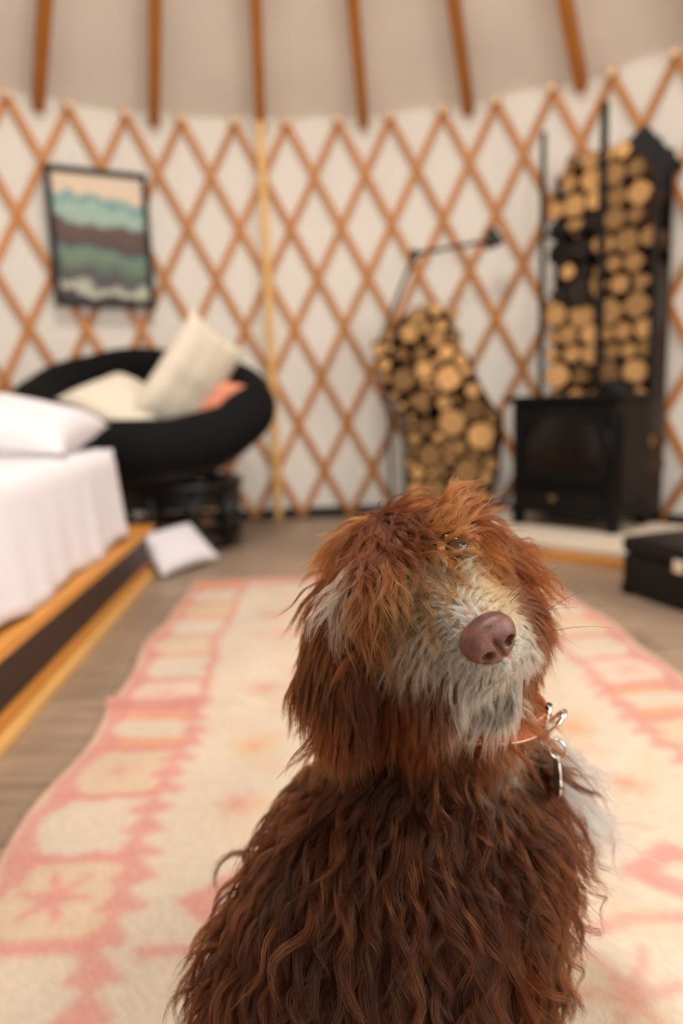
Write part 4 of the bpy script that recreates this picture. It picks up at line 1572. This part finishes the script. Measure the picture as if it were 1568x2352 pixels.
bs.inputs['Subsurface Weight'].default_value = 0.0
M['nose'] = mt
vs, fs = nose_mesh()
no = child('nose', mesh('nose', [head_mtx(NOSE) @ V(v) for v in vs], fs, M['nose'], True))
no['label'] = 'pinkish brown nose'
for k_, f_ in (('eye_amber', srgb(62, 32, 12)),): M['eye'] = mat('amber_eye', f_, 0.08, var=0.2, scale=200, spec=0.8)
M['pupil'] = mat('pupil', srgb(8, 6, 5), 0.05, spec=0.8)
for e in EYES:
    q = e
    mx_ = head_mtx(q)
    bm = bmesh.new(); bmesh.ops.create_uvsphere(bm, u_segments=24, v_segments=16, radius=0.0105, matrix=mx_)
    me = bpy.data.meshes.new('eye'); bm.to_mesh(me); bm.free(); me.materials.append(M['eye']); me.shade_smooth()
    eo = child('eye', me)
    eo['label'] = 'amber brown eye'
    dirp = nrm(Fw * 0.9 + Lf * (0.35 if (q - SK) @ Lf > 0 else -0.35) + Up * 0.15)
    pm = Matrix.Translation(V(q + dirp * 0.0062)) @ V(dirp).to_track_quat('Z', 'Y').to_matrix().to_4x4()
    me = lathe_mesh('pupil', [(0.0001, 0.0046), (0.0025, 0.0041), (0.0045, 0.0030), (0.0055, 0.0018)], M['pupil'], 20)
    me.transform(pm)
    child('pupil', me, eo, False)

# whiskers
wv, wf = [], []
for i in range(6):
    s = 1
    p0 = Hd(s * RND.uniform(0.018, 0.032), RND.uniform(0.07, 0.105), RND.uniform(-0.04, -0.008))
    dd = nrm(Lf * s * 1.0 + Fw * RND.uniform(-0.3, 0.4) + Up * RND.uniform(-0.4, 0.3))
    wl = RND.uniform(0.05, 0.075)
    pts = [V(p0 + dd * t * wl + GRAV * 0.016 * t * t) for t in (0, 0.25, 0.5, 0.75, 1)]
    a, b = tube_geo(pts, [0.00022, 0.00020, 0.00016, 0.00012, 0.00006], 4)
    n0 = len(wv); wv += a; wf += [tuple(n0 + k for k in q) for q in b]
wh = child('whiskers', mesh('whiskers', wv, wf, M['bark'], True)); wh['kind'] = 'stuff'

# ---------------------------------------------------------------- collar
M['leather'] = mat('tan_leather', srgb(168, 84, 36), 0.4, var=0.15, scale=60, bump=0.2, bscale=300)
col_o = empty('dog_collar', tuple(COLLAR_C))
tag(col_o, 'tan leather collar with a silver ring and tag around the dog\'s neck', 'collar')
cz = V(COLLAR_N).normalized(); cx = (V(FACE) - cz * V(FACE).dot(cz)).normalized(); cy = cz.cross(cx)


def cpt(a, r, h=0.0):
    return cx * (r * math.cos(a)) + cy * (r * 0.93 * math.sin(a)) + cz * h


RC = 0.075
prof = [(0.0, -0.011), (0.0028, -0.0095), (0.0032, 0.0), (0.0028, 0.0095), (0.0, 0.011), (-0.0015, 0.0)]
vs, fs = [], []
for i in range(72):
    a = 2 * PI * i / 72
    for dr_, h in prof: vs.append(cpt(a, RC + dr_, h))
for i in range(72):
    for k in range(6):
        fs.append((i * 6 + k, ((i + 1) % 72) * 6 + k, ((i + 1) % 72) * 6 + (k + 1) % 6, i * 6 + (k + 1) % 6))
link('band', mesh('band', vs, fs, M['leather'], True), col_o)


def ctube(n, pts, r, mt_, closed=False, parent=None):
    a, b = tube_geo(pts, r, 10, closed)
    return link(n, mesh(n, a, b, mt_, True), parent or col_o)


AT = -0.90      # where on the band the ring sits
for h in (-0.009, 0.009):
    ctube('stitching', [cpt(2 * PI * k / 72, RC + 0.003, h * 0.8) for k in range(72)], 0.0005, M['cream'], True)
ob = cpt(AT, RC + 0.004)
rad_ = cpt(AT, 1).normalized(); tan_ = cz.cross(rad_).normalized()
ctube('keeper', [cpt(AT + 0.02 * sgx, RC + 0.0042, hh) for sgx, hh in ((-4, -0.013), (-4, 0.013), (0, 0.014), (0, -0.014))], 0.0028, M['chrome'], True)
rc = ob + rad_ * 0.006 - cz * 0.004 + tan_ * 0.004
ctube('d_ring', [rc + tan_ * 0.0125 * math.cos(2 * PI * k / 32) + (cz * 0.8 + rad_ * 0.5) * 0.016 * math.sin(2 * PI * k / 32) for k in range(32)], 0.0021, M['chrome'], True)
tc_ = rc - V((0, 0, 0.022)) + rad_ * 0.004
ctube('split_ring', [tc_ + rad_ * 0.007 * math.cos(2 * PI * k / 24) + V((0, 0, 1)) * 0.0085 * math.sin(2 * PI * k / 24) for k in range(24)], 0.0011, M['chrome'], True)
# scalloped tag hanging from the split ring
tn = V((0.95, -0.10, 0.0)).normalized()
tside = V((0, 0, 1)).cross(tn)
tcn = tc_ - V((0, 0, 0.0245))
vs, fs = [], []
nn_ = 48
for s in (-1, 1):
    for k in range(nn_):
        a = 2 * PI * k / nn_
        rr = 0.0155 * (1 + 0.05 * math.cos(a * 12))
        vs.append(tcn + tside * rr * math.cos(a) + V((0, 0, 1)) * rr * 1.15 * math.sin(a) + tn * s * 0.0009)
fs = [tuple(range(nn_)), tuple(range(2 * nn_ - 1, nn_ - 1, -1))] + [(k, nn_ + k, nn_ + (k + 1) % nn_, (k + 1) % nn_) for k in range(nn_)]
M['tag'] = mat('brushed_silver', srgb(215, 210, 202), 0.42, metal=1.0, var=0.06, scale=300)
link('tag', mesh('tag', vs, fs, M['tag']), col_o)
